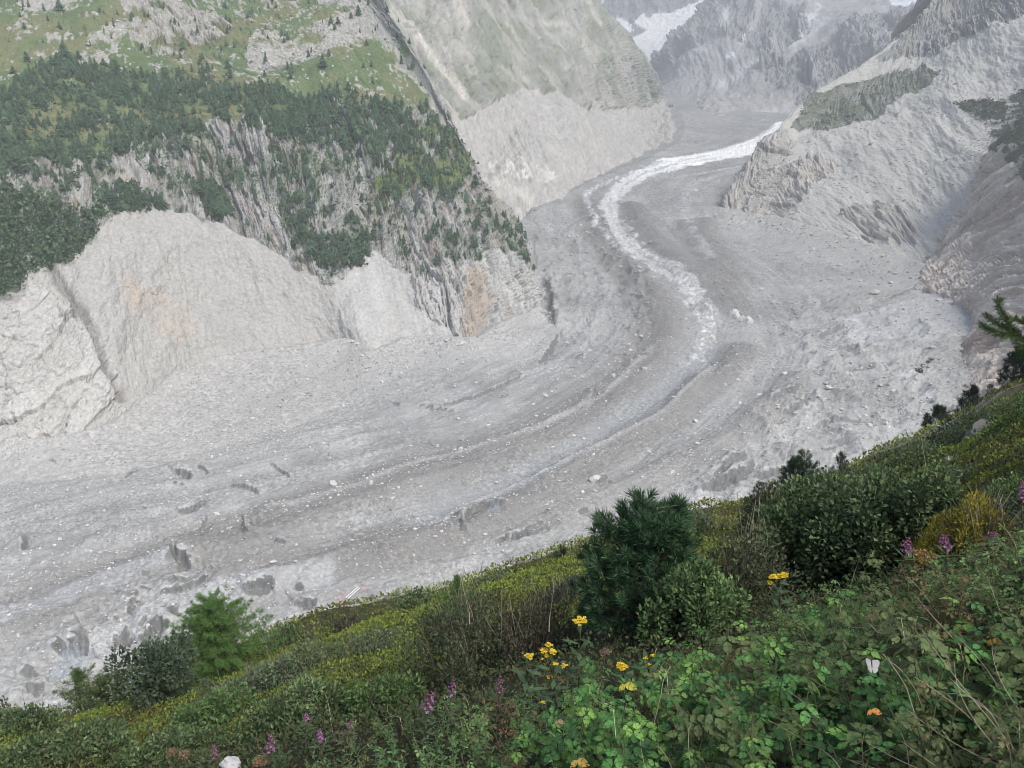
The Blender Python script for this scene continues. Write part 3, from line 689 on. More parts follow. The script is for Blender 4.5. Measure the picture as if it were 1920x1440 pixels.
# ---------------------------------------------------------------- the debris spur on the right
def build_right():
    def lt(u, v, d):
        c = at(u, v, d); return [back(c, 420, 650, -60), back(c, 160, 330, -45), back(c, 30, 90, -22), c]
    R = []
    b = base_row(RIGHT_BASE, 18, RIGHT_HT)
    R.append([back(b[0], 420, 650, 20), back(b[0], 160, 330, 10), back(b[0], 30, 90, 0)] + b)
    R.append(lt(1386,330,1450) + row((1410,350,1405),(1480,360,1340),(1580,370,1270),(1680,390,1180),(1760,410,1100),(1860,420,1000),(1980,430,930)))
    R.append(lt(1441,261,1510) + row((1480,290,1470),(1560,295,1420),(1660,300,1340),(1760,310,1240),(1860,310,1140),(1980,310,1050)))
    R.append(lt(1498,192,1600) + row((1540,215,1590),(1620,215,1540),(1720,205,1460),(1840,200,1360),(1980,190,1250)))
    R.append(lt(1580,140,1690) + row((1650,148,1680),(1740,130,1620),(1860,100,1510),(1990,70,1400)))
    R.append(lt(1652,92,1760) + row((1700,95,1750),(1780,70,1700),(1880,20,1620),(1990,-10,1550)))
    R.append(lt(1738,24,1860) + row((1790,20,1850),(1850,10,1830),(1920,-40,1760),(1990,-70,1700)))
    R.append(lt(1800,-70,1960) + row((1850,-90,1950),(1920,-120,1900),(2000,-150,1850)))
    R.append([p + np.array([60, 400, -100]) for p in R[-1]])
    P = loft(R, 720, [140, 120, 120, 90, 80, 80, 30, 8])
    U, V = project(P); S, T = strike_dip(P)
    N = normals(P); N *= np.sign(np.median(N[..., 2]))
    n1 = fbm2(S / 90, T / 90, 4, 501); n2 = fbm2(S / 24, T / 24, 4, 502, .6); n3 = fbm2(S / 7, T / 7, 3, 503, .6)
    ju, jv = U + 30 * (n1 - .5) + 18 * (n2 - .5), V + 30 * (fbm2(S / 80, T / 80, 4, 504) - .5) + 18 * (fbm2(S / 20, T / 20, 3, 505) - .5)
    rockA = inpoly(ju, jv, [(1345,400),(1380,330),(1430,262),(1470,240),(1490,280),(1440,330),(1450,400),(1440,420),(1380,410)])
    rockB = inpoly(ju, jv, [(1580,405),(1640,380),(1700,400),(1720,440),(1680,460),(1620,450)]) + inpoly(ju, jv, [(1430,330),(1520,290),(1570,300),(1530,350),(1500,400),(1440,420)])
    veg = inpoly(ju, jv, [(1480,240),(1500,190),(1580,150),(1700,130),(1760,125),(1745,150),(1680,185),(1600,225),(1545,245)])
    tower = inpoly(ju, jv, [(1640,110),(1720,20),(1760,-30),(2000,-60),(1960,20),(1880,40),(1800,80),(1740,105),(1680,115)])
    darkv = inpoly(ju, jv, [(1800,205),(1860,185),(1960,140),(1960,420),(1900,350),(1870,260),(1840,230)])
    d1, c1, c2 = rocky(S + T * .5, T - S * .3, 510, (30, 60), (10, 22), (6, 2.8), 9)
    rk = np.clip(rockA + np.clip(rockB, 0, 1) * .9 + tower + veg * .7, 0, 1)
    m = rk
    for _ in range(4): m = (m + np.roll(m, 1, 0) + np.roll(m, -1, 0) + np.roll(m, 1, 1) + np.roll(m, -1, 1)) / 5
    P2 = P + N * ((n1 - .5) * 22 + m * d1 + (1 - m) * ((fbm2((S + T * .4) / 24, T / 90, 3, 512, .5, True) - .5) * 2.2 + (n2 - .5) * 4 + (n3 - .5) * 2.2))[..., None]
    up = np.abs(normals(P2)[..., 2])
    col = np.broadcast_to(np.array([.42, .41, .38], np.float32), P.shape) * (.8 + .34 * fbm2((S + T * .6) / 14, T / 70, 4, 513, .6) + .2 * (n3 - .5))[..., None]
    rc = np.array([.39, .37, .335], np.float32) * (.78 + .34 * c2[..., None])
    col = col + (rc - col) * (np.clip(rockA + np.clip(rockB, 0, 1), 0, 1) * .85)[..., None]
    pale = inpoly(ju, jv, [(1560,290),(1500,320),(1440,360),(1480,370),(1560,320)]); col = mixc(col, [.46, .42, .37], pale * .5)
    tc = np.array([.235, .24, .245], np.float32) * (.75 + .5 * n2[..., None]); tc = mixc(tc, [.30, .285, .24], sstep(.45, .6, n1) * .6)
    col = col + (tc - col) * (tower * .9)[..., None]
    dl, dt = polydist(U, V, np.array([(1812.,0.),(1808,30),(1812,60),(1805,90)]), 40)
    col = mixc(col, [.15, .16, .175], np.where(np.abs(dl) < 1e6, np.exp(-(dl / 9) ** 2), 0) * tower * .7)
    gm = veg * sstep(.46, .56, .6 * n2 + .3 * up + .15 * n3)
    col = mixc(col, [.10, .125, .075], gm * .9)
    col = mixc(col, [.20, .20, .185], veg * (1 - gm) * .8)
    col = mixc(col, [.07, .10, .055], darkv * sstep(.4, .5, n2) * .9)
    return P2, col, np.clip(darkv * sstep(.4, .5, n2) + gm * .12, 0, 1), U, V
P_RIGHT, C_RIGHT, D_RIGHT, U_RIGHT, V_RIGHT = build_right()
o = grid_mesh('debris_mountain', P_RIGHT, M_CLIFF, C_RIGHT); tag(o, kind='structure')

# ---------------------------------------------------------------- near rock slabs on the right
def build_slab():
    def lt(p): return [back(p, 40, 120, -60), back(p, -2, 14, -14), p]
    R = []
    R.append(lt(floor_at(1800,800) - np.array([0,0,25])) + row((1830,770,560),(1900,750,540),(1990,730,520),(2200,640,520)))
    R.append(lt(floor_at(1792,690) - np.array([0,0,6])) + row((1850,690,640),(1910,690,620),(1990,670,600),(2200,560,600)))
    R.append(lt(floor_at(1780,655) - np.array([0,0,4])) + row((1830,640,700),(1880,620,680),(1980,590,660),(2200,470,650)))
    R.append(lt(floor_at(1812,608) - np.array([0,0,4])) + row((1840,590,755),(1880,560,740),(1980,500,720),(2200,380,700)))
    R.append(lt(floor_at(1728,566) - np.array([0,0,4])) + row((1780,530,855),(1840,480,850),(1910,420,840),(2000,340,830),(2200,200,800)))
    R.append(lt(floor_at(1706,500) - np.array([0,0,3])) + row((1760,470,980),(1820,410,980),(1880,330,975),(1990,230,960),(2200,80,940)))
    R.append(lt(floor_at(1720,478) - np.array([0,0,20])) + row((1790,430,1020),(1838,350,1030),(1860,280,1050),(1990,170,1050),(2200,0,1050)))
    R.append([p + np.array([60, 130, -70]) for p in R[-1]])
    P = loft(R, 420, [60, 90, 90, 110, 130, 80, 10])
    U, V = project(P); S, T = strike_dip(P)
    N = normals(P); N *= np.sign(np.median(N[..., 2]))
    n1 = fbm2(S / 50, T / 50, 4, 601); n2 = fbm2(S / 14, T / 14, 4, 602, .6); n3 = fbm2(S / 4, T / 4, 3, 603, .6)
    ju, jv = U + 22 * (n1 - .5) + 14 * (n2 - .5), V + 22 * (fbm2(S / 45, T / 45, 4, 604) - .5) + 12 * (n2 - .5)
    # bedding runs up to the right: stretch the relief along the row direction
    d1, c1, c2 = rocky(T * .9 + S * .15, S, 610, (13, 80), (4.5, 30), (6.5, 2.4), 4, 1.15)
    smooth = inpoly(ju, jv, [(1760,640),(1830,570),(1960,560),(1960,720),(1760,720)])
    P2 = P + N * ((n1 - .5) * 12 + d1 * (1 - .5 * smooth) + (n3 - .5) * .8)[..., None]
    col = np.broadcast_to(np.array([.55, .49, .43], np.float32), P.shape) * (.80 + .26 * c2[..., None] + .2 * (n3[..., None] - .5))
    col = mixc(col, [.42, .34, .27], sstep(.5, .62, fbm2(T / 12, S / 60, 4, 612)) * .6)
    br = inpoly(U + 12 * (n2 - .5), V + 8 * (n3 - .5), [(1783,676),(1800,650),(1845,618),(1880,610),(1905,625),(1868,650),(1850,668),(1815,668)])
    col = mixc(col, [.255, .195, .165], br * .85)
    br2 = inpoly(ju, jv, [(1760,490),(1830,430),(1920,380),(1960,340),(1960,300),(1900,330),(1840,400),(1790,440),(1740,480)]); col = mixc(col, [.27, .205, .175], br2 * (.15 + .6 * sstep(.48, .62, n2)) * .7)
    br3 = inpoly(ju, jv, [(1880,590),(1960,560),(1960,600),(1890,612)]); col = mixc(col, [.26, .21, .18], br3 * .7)
    vg = inpoly(ju, jv, [(1815,275),(1850,235),(1880,250),(1990,150),(1990,360),(1930,350),(1900,310),(1870,290)]) 
    gm = vg * sstep(.36, .46, n2)
    col = mixc(col, [.07, .10, .055], gm * .95)
    lg = inpoly(ju, jv, [(1815,270),(1850,235),(1870,265),(1850,285)]); col = mixc(col, [.12, .16, .07], lg * .9)
    return P2, col, np.clip(gm + lg * .2, 0, 1), U, V
P_SLAB, C_SLAB, D_SLAB, U_SLAB, V_SLAB = build_slab()
o = grid_mesh('slab_hill', P_SLAB, M_CLIFF, C_SLAB); tag(o, kind='structure')
# ================================================================ mesh batches
class Batch:
    def __init__(s): s.V, s.F, s.L, s.C, s.n = [], [], [], [], 0
    def add(s, V, Fc, col):
        """V (n,3); Fc list of (m,k) index arrays; col (3,) or (n,3)"""
        V = np.asarray(V, np.float32).reshape(-1, 3)
        for f in Fc:
            f = np.asarray(f)
            s.F.append((f + s.n).ravel()); s.L.append(np.full(len(f), f.shape[1]))
        c = np.asarray(col, np.float32)
        s.C.append(np.broadcast_to(c, V.shape) if c.ndim == 1 else c)
        s.V.append(V); s.n += len(V)
    def mesh(s, name, mat, parent=None, smooth=False):
        return mesh_from(name, np.concatenate(s.V), np.concatenate(s.F), np.concatenate(s.L), mat, np.concatenate(s.C), smooth, parent)

def unit(a): return a / (np.linalg.norm(a, axis=-1, keepdims=True) + 1e-9)

def rand_dirs(n, rng):
    v = rng.normal(size=(n, 3)); return unit(v)

def leaves(B, p, d, nrm, L, w, col, fold=.18, droop=0.0, kind='simple', rng=RNG):
    """p base (n,3), d direction, nrm leaf normal; folded along the midrib"""
    n = len(p); d = unit(d); s = unit(np.cross(d, nrm)); nn = unit(np.cross(s, d))
    L = np.broadcast_to(np.asarray(L, float), (n,))[:, None]; w = np.broadcast_to(np.asarray(w, float), (n,))[:, None]
    if kind == 'simple':
        prof = [(0, 0, 0), (.45, .5, fold), (1, 0, -droop), (.45, -.5, fold)]
        Fc = np.array([[0, 1, 2], [0, 2, 3]])
    elif kind == 'blade':
        prof = [(0, .12, 0), (.55, .5, -droop * .3), (1, 0, -droop), (.55, -.5, -droop * .3), (0, -.12, 0)]
        Fc = np.array([[0, 1, 4], [1, 3, 4], [1, 2, 3]])
    else:   # broad toothed leaf with midrib
        half = [(.04, .13), (.14, .34), (.24, .44), (.34, .50), (.46, .47), (.58, .45), (.69, .35), (.80, .26), (.90, .13)]
        prof = [(0, 0, 0), (.3, 0, -.02 - droop * .1), (.62, 0, -droop * .4), (1, 0, -droop)]
        prof += [(a, b, fold * b * 1.4 - droop * a * a) for a, b in half] + [(a, -b, fold * b * 1.4 - droop * a * a) for a, b in half]
        k = len(half); Fl = []
        for o, rev in ((4, 0), (4 + k, 1)):
            ring = [0] + list(range(o, o + k)) + [3]
            mids = [0, 1, 1, 1, 1, 2, 2, 2, 2, 3, 3]
            for i in range(len(ring) - 1):
                m = mids[min(i + 1, 10)]
                t = (ring[i], ring[i+1], m)
                if len(set(t)) == 3: Fl.append(t[::-1] if rev else t)
            j = [0, 1]; 
            Fl += [(ring[1], 1, 0)] if False else []
            t1 = (1, 2, ring[5]); t2 = (2, 3, ring[9])
            Fl += [t1 if rev else t1[::-1], t2 if rev else t2[::-1]]
        Fc = np.array(Fl)
    k = len(prof)
    V = np.empty((n, k, 3))
    for i, (a, b, c) in enumerate(prof):
        V[:, i] = p + d * L * a + s * w * b + nn * (w * c if kind == 'simple' else w * c)
    c = np.asarray(col, np.float32)
    if c.ndim == 1: c = np.broadcast_to(c, (n, 3))
    c = np.repeat(c[:, None], k, 1)
    Fa = (Fc[None] + (np.arange(n) * k)[:, None, None]).reshape(-1, Fc.shape[1])
    B.add(V.reshape(-1, 3), [Fa], c.reshape(-1, 3))

def tube(B, path, r0, r1, col, sides=5):
    path = np.asarray(path, float); n = len(path)
    t = unit(np.gradient(path, axis=0))
    a = unit(np.cross(t, np.array([.31, .17, .93]) if abs(t[0] @ np.array([.31,.17,.93])) < .95 else np.array([1., 0, 0]))); b = np.cross(t, a)
    r = np.linspace(r0, r1, n)[:, None]
    ang = np.linspace(0, 2 * np.pi, sides, endpoint=False)
    V = np.stack([path + r * (a * math.cos(g) + b * math.sin(g)) for g in ang], 1)
    i = np.arange(n * sides).reshape(n, sides); j = np.roll(i, -1, 1)
    B.add(V.reshape(-1, 3), [np.stack([i[:-1], j[:-1], j[1:], i[1:]], -1).reshape(-1, 4)], col)

def bend(p, q, sag, n=6, rng=RNG):
    p, q = np.asarray(p, float), np.asarray(q, float)
    t = np.linspace(0, 1, n)[:, None]
    off = rng.normal(size=3) * np.linalg.norm(q - p) * .05
    return p + (q - p) * t + (np.array([0, 0, sag]) + off) * (4 * t * (1 - t))

_ico = None
def rock_mesh(seed, sub=2, flat=.7, angular=.5):
    """an angular block: icosphere clipped by random planes"""
    import bmesh
    bm = bmesh.new(); bmesh.ops.create_icosphere(bm, subdivisions=sub, radius=1.0)
    V = np.array([v.co[:] for v in bm.verts]); Fc = np.array([[v.index for v in f.verts] for f in bm.faces]); bm.free()
    r = np.random.default_rng(seed)
    for _ in range(9):
        n = unit(r.normal(size=3)); h = r.uniform(.55, .85)
        e = V @ n - h
        V = V - np.maximum(e, 0)[:, None] * n
    V = V * np.array([1, r.uniform(.6, .95), flat * r.uniform(.7, 1.1)])
    return V, Fc

def leaf_mat(name, transl=.25, rough=.55, spec=.3):
    m, nt, b = new_mat(name); L = nt.links.new
    vc = nd(nt, 'ShaderNodeVertexColor', layer_name='Col')
    geo = nd(nt, 'ShaderNodeNewGeometry'); n1 = nd(nt, 'ShaderNodeTexNoise'); n1.inputs['Scale'].default_value = 30; n1.inputs['Detail'].default_value = 3
    L(geo.outputs['Position'], n1.inputs['Vector'])
    mr = nd(nt, 'ShaderNodeMapRange'); mr.inputs['From Min'].default_value = .3; mr.inputs['From Max'].default_value = .7; mr.inputs['To Min'].default_value = .8; mr.inputs['To Max'].default_value = 1.2
    L(n1.outputs['Fac'], mr.inputs['Value'])
    mul = nd(nt, 'ShaderNodeVectorMath', operation='SCALE'); L(vc.outputs['Color'], mul.inputs[0]); L(mr.outputs['Result'], mul.inputs['Scale'])
    L(mul.outputs['Vector'], b.inputs['Base Color'])
    b.inputs['Roughness'].default_value = rough; b.inputs['Specular IOR Level'].default_value = spec
    tr = nd(nt, 'ShaderNodeBsdfTranslucent'); L(mul.outputs['Vector'], tr.inputs['Color'])
    mx = nd(nt, 'ShaderNodeMixShader'); mx.inputs[0].default_value = transl
    L(b.outputs[0], mx.inputs[1]); L(tr.outputs[0], mx.inputs[2]); L(mx.outputs[0], nt.nodes['Material Output'].inputs['Surface'])
    return m
M_LEAF = leaf_mat('leaf', .25, .6, .16)
M_NEEDLE = leaf_mat('needle', .12, .6, .2)
M_PETAL = leaf_mat('petal', .35, .6, .1)
M_BARK = terrain_mat('bark', 25, .4, .7, 1.25, bdist=.01)
M_STRAW = terrain_mat('straw', 20, .2, .8, 1.2, bdist=.004)
M_FOREST = terrain_mat('forest_needles', 1.0, .3, .7, 1.3, bdist=.3)
M_ROCK = terrain_mat('boulder', 1.2, .5, .78, 1.2, bdist=.15)
M_STONE = terrain_mat('near_stone', 14, .5, .78, 1.2, bdist=.02)

# ================================================================ the hillside the camera stands on
EDGE = np.array([  # u, v of its visible edge, distance of the edge
    (-900,1560,22),(-200,1400,24),(0,1352,25),(130,1335,25),(250,1300,26),(360,1262,27),(480,1212,28),(600,1172,28),(800,1128,27),(900,1090,27),(1050,1048,27),(1150,1012,27),(1300,962,29),
    (1440,940,32),(1560,905,38),(1640,876,44),(1740,828,52),(1800,797,58),(1880,744,64),(1960,704,68),(2200,590,70),(2800,380,72)], float)
_eq = np.array([((u - CX) / F) / (CP + (CY - v) / F * SP) for u, v, d in EDGE])
_es = np.array([(ratio(v) * d + 1.5) / d for u, v, d in EDGE])
_ed = EDGE[:, 2]
CAM_H = 1.5
def hill_sd(q): return np.interp(q, _eq, _es), np.interp(q, _eq, _ed)

def hill_z(x, y):
    x = np.asarray(x, float); y = np.asarray(y, float)
    yy = np.maximum(y, .6)
    q = np.clip(x / yy, -1.6, 1.6)
    s, e = hill_sd(q)
    z = -CAM_H + s * np.minimum(yy, e) - np.where(y < .6, (.6 - y) * -.45, 0)
    over = np.maximum(yy - e, 0)
    z = z - over * .9 - np.minimum(over, 8) ** 2 * .035 - np.maximum(over - 8, 0) * .8
    fall = sstep(0, 25, yy)
    z = z + (fbm2(x / 7, y / 7, 3, 801) - .5) * (.25 + 1.5 * fall) + (fbm2(x / 1.6, y / 1.6, 3, 802) - .5) * .35
    # rocky steps on the far right
    st = sstep(.42, .52, q) * sstep(14, 26, yy)
    z = z + st * (np.abs(vnoise2(x / 6 + 3, y / 5, 803) - .5) * 2.4 - .2)
    return z

def on_hill(u, v):
    """ground point of the hillside on the sight line through (u,v)"""
    a = (u - CX) / F; b = (CY - v) / F; dy = CP + b * SP
    q = a / dy; s, e = hill_sd(np.array(q))
    r = ratio(v)
    y = CAM_H / (s - r) if s - r > 1e-4 else 1e3
    y = min(max(y, .8), e * .98)
    for k in range(25):                       # refine against the bumps
        z = float(hill_z(np.array([q * y]), np.array([y]))[0])
        err = z - r * y                       # >0: ground above the ray
        y2 = y - err / max(.08, (s - r) + .0) * .35 if True else y
        y2 = min(max(y2, .8), e * .98)
        if abs(y2 - y) < .005: break
        y = y2
    return np.array([q * y, y, float(hill_z(np.array([q * y]), np.array([y]))[0])])

def px(P):   # metres per (1920-wide) pixel at a point
    return (P[1] * CP - P[2] * SP) / F

def build_hill():
    yv = np.concatenate([np.linspace(-3, .6, 8), np.geomspace(.7, 80, 330), np.linspace(81, 190, 50)])
    q = np.linspace(-1.5, 1.5, 520)
    Y = np.repeat(yv[:, None], len(q), 1)
    X = np.maximum(Y, .8 + (.6 - np.minimum(Y, .6)) * 1.0) * q[None]
    Z = hill_z(X, Y)
    col = np.broadcast_to(np.array([.050, .055, .024], np.float32), X.shape + (3,)).copy()
    n = fbm2(X / 3, Y / 3, 4, 811); n2 = fbm2(X / .6, Y / .6, 3, 812)
    col = mixc(col, [.085, .062, .04], sstep(.5, .62, n) * .6)
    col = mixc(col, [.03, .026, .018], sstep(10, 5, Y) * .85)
    rk = sstep(.40, .50, X / np.maximum(Y, .6)) * sstep(12, 24, Y) * sstep(.52, .60, fbm2(X / 5, Y / 5, 3, 813))
    col = mixc(col, [.17, .165, .155], rk)
    s, e = hill_sd(np.clip(X / np.maximum(Y, .6), -1.6, 1.6))
    col = mixc(col, [.12, .12, .085], sstep(2, 14, Y - e))
    col *= (.7 + .6 * n2)[..., None]
    return np.stack([X, Y, Z], -1), col
M_SOIL = terrain_mat('soil', 3.0, .5, .7, 1.25, bdist=.08)
P_HILL, C_HILL = build_hill()
o = grid_mesh('ground', P_HILL, M_SOIL, C_HILL); tag(o, kind='structure')
# ================================================================ far conifers on the wooded mountain
def conifer(seed, kind=0):
    """small distant conifer 1 m tall: ragged tiers of drooping boughs round a trunk"""
    r = np.random.default_rng(seed); B = Batch()
    nt_ = 7 if kind == 0 else 5
    for k in range(nt_):
        z0 = .06 + .86 * k / nt_
        rad = (.24 if kind == 0 else .34) * (1 - .82 * (k / nt_) ** (1.1 if kind == 0 else 1.7)) * r.uniform(.85, 1.15)
        m = 7
        a = np.linspace(0, 2 * np.pi, m, endpoint=False) + r.uniform(0, 6)
        rr = rad * r.uniform(.55, 1.2, m)
        top = np.array([[r.normal(0, .01), r.normal(0, .01), z0 + (.24 if kind == 0 else .26)]])
        ring = np.stack([np.cos(a) * rr, np.sin(a) * rr, z0 - .05 * r.uniform(.2, 1.6, m)], 1)
        inn = np.stack([np.cos(a + np.pi / m) * rr * .45, np.sin(a + np.pi / m) * rr * .45, np.full(m, z0 + .03)], 1)
        V = np.concatenate([top, ring, inn])
        f = [[0, 1 + i, 1 + m + i] for i in range(m)] + [[0, 1 + m + i, 1 + (i + 1) % m] for i in range(m)]
        B.add(V, [np.array(f)], np.array([.046, .080, .046]) * r.uniform(.6, 1.4))
    return B
def batch_arrays(B): return np.concatenate(B.V), np.concatenate(B.F).reshape(-1, 3), np.concatenate(B.C)
CON = [batch_arrays(conifer(500 + k, 0 if k < 2 else 1)) for k in range(6)]
CON_ME = []
for k in range(6):
    o = mesh_from('conifer_mesh', CON[k][0], CON[k][1], np.full(len(CON[k][1]), 3), M_FOREST, CON[k][2])
    tb = Batch(); tube(tb, [(0, 0, -.12), (0, 0, .1), (0, 0, .8)], .03, .006, [.09, .075, .06], 5)
    t = tb.mesh('trunk_mesh', M_BARK)
    CON_ME.append((o.data, t.data)); bpy.data.objects.remove(o); bpy.data.objects.remove(t)

def far_trees():
    r = np.random.default_rng(3)
    w = D_SPUR.ravel().copy()
    P = P_SPUR.reshape(-1, 3); U, V = U_SPUR.ravel(), V_SPUR.ravel()
    vis = (U > -120) & (U < 1010) & (V > -60) & (V < 560) & (w > 0)
    idx = np.nonzero(vis)[0]
    # weight by surface area so that density is per square metre
    A = np.linalg.norm(np.cross(np.gradient(P_SPUR, axis=1), np.gradient(P_SPUR, axis=0)), axis=2).ravel()
    pw = w[idx] * A[idx]; pw /= pw.sum()
    pick = r.choice(idx, 7600, replace=False, p=pw)
    n = len(pick)
    h = r.gamma(6, 1.08, n) * np.where(BU_SPUR.ravel()[pick] > 0, .55, 1.0) + 2.0
    h *= np.where(V[pick] < 100, .75, 1)
    dist = np.linalg.norm(P[pick], axis=1)
    inframe = (U[pick] > 4) & (U[pick] < 960) & (V[pick] > 14)
    score = np.where(inframe, h / dist, 0)
    order = np.argsort(-score)
    own, rest = order[:290], order[290:]
    kinds = r.integers(0, 6, n)
    regions = [
        (lambda u, v: v < 205, 'dark conifer on the green slope above the left cliffs', 'conifers on the upper slope'),
        (lambda u, v: (u < 200) & (v >= 330), 'dark conifer above the pale landslide scar at the left edge', 'conifers beside the landslide scar'),
        (lambda u, v: (u > 680), 'dark conifer near the outer edge of the wooded cliff above the glacier bend', 'conifers on the cliff shoulder'),
        (lambda u, v: v < 300, 'dark conifer in the dense belt along the top of the left cliff', 'conifers in the cliff top belt'),
        (lambda u, v: u > -1e9, 'dark conifer clinging to a ledge of the left cliff face', 'conifers on the cliff ledges')]
    for i in own:
        p = P[pick[i]]
        for f, lab, grp in regions:
            if f(U[pick[i]], V[pick[i]]): break
        k = kinds[i]
        e = bpy.data.objects.new('conifer', None); COL.objects.link(e)
        e.location = p + np.array([0, 0, -.3]); e.rotation_euler = (r.normal(0, .05), r.normal(0, .05), r.uniform(0, 6.3)); s = h[i]
        w_ = s * r.uniform(.85, 1.6); e.scale = (w_, w_ * r.uniform(.9, 1.1), s * r.uniform(.8, 1)); e.empty_display_size = .1
        tag(e, lab, 'tree', grp)
        c = bpy.data.objects.new('crown', CON_ME[k][0]); COL.objects.link(c); c.parent = e
        t = bpy.data.objects.new('trunk', CON_ME[k][1]); COL.objects.link(t); t.parent = e
    B = Batch()
    for k in range(6):
        j = rest[kinds[rest] == k]
        V0, F0, C0 = CON[k]
        m = len(j); a = r.uniform(0, 6.3, m); s = h[j]
        sx = s * r.uniform(.8, 1.7, m)
        ca, sa = np.cos(a), np.sin(a)
        X = (V0[None, :, 0] * ca[:, None] - V0[None, :, 1] * sa[:, None]) * sx[:, None]
        Y = (V0[None, :, 0] * sa[:, None] + V0[None, :, 1] * ca[:, None]) * sx[:, None]
        Z = V0[None, :, 2] * s[:, None] - .4
        W = np.stack([X, Y, Z], -1) + P[pick[j]][:, None]
        cc = C0[None] * r.uniform(.75, 1.45, (m, 1, 1)) * np.array([1, 1, 1]) + r.uniform(-.004, .012, (m, 1, 1)) * np.array([1., .8, 0])
        Fa = (F0[None] + (np.arange(m) * len(V0))[:, None, None]).reshape(-1, 3)
        B.add(W.reshape(-1, 3), [Fa], cc.reshape(-1, 3))
    # low scrub: alder thickets as small domes of leaf facets
    def scrub(Pg, w_, n, size, colr):
        idx = np.nonzero(w_ > .02)[0]; pw = w_[idx] / w_[idx].sum()
        pk = r.choice(idx, min(n, len(idx)), replace=False, p=pw)
        m = len(pk); K = 9
        base = Pg[pk]; sz = r.gamma(5, size / 5, m)
        off = r.normal(size=(m, K, 3)) * sz[:, None, None] * np.array([.8, .8, .45]); off[..., 2] = np.abs(off[..., 2])
        c = (base[:, None] + off).reshape(-1, 3)
        d = rand_dirs(m * K, r); nn = unit(rand_dirs(m * K, r) + np.array([0, 0, 1.2]))
        L = np.repeat(sz, K) * r.uniform(.5, 1.1, m * K)
        cc = np.repeat(np.array(colr)[None] * r.uniform(.6, 1.5, (m, 1)), K, 0) * r.uniform(.8, 1.25, (m * K, 1))
        leaves(B, c, d, nn, L, L * .8, cc, .3)
    bw = np.where((U > -150) & (U < 1020), BU_SPUR.ravel() * .9 + np.clip(D_SPUR.ravel(), 0, 1) * .35 + EX_SPUR.ravel() * .5, 0)
    scrub(P, bw, 9000, 2.2, [.070, .11, .052])
    rw = np.where((U_RIGHT.ravel() > 1400) & (U_RIGHT.ravel() < 1960), D_RIGHT.ravel(), 0)
    scrub(P_RIGHT.reshape(-1, 3), rw, 2500, 2.4, [.055, .075, .042])
    sw = np.where((U_SLAB.ravel() > 1780) & (U_SLAB.ravel() < 1990), D_SLAB.ravel(), 0)
    scrub(P_SLAB.reshape(-1, 3), sw, 3500, 1.6, [.055, .080, .040])
    o = B.mesh('forest', M_FOREST); tag(o, kind='stuff')
far_trees()

# ================================================================ boulders
ROCKS = [rock_mesh(900 + k, 2 if k < 4 else 1, .75) for k in range(10)]
ROCK_ME = []
for k in range(10):
    V0, F0 = ROCKS[k]
    rr = np.random.default_rng(k)
    o = mesh_from('boulder_mesh', V0, F0, np.full(len(F0), 3), M_ROCK, np.broadcast_to(np.array([.47, .46, .44]) * rr.uniform(.8, 1.15), V0.shape))
    ROCK_ME.append(o.data); bpy.data.objects.remove(o)

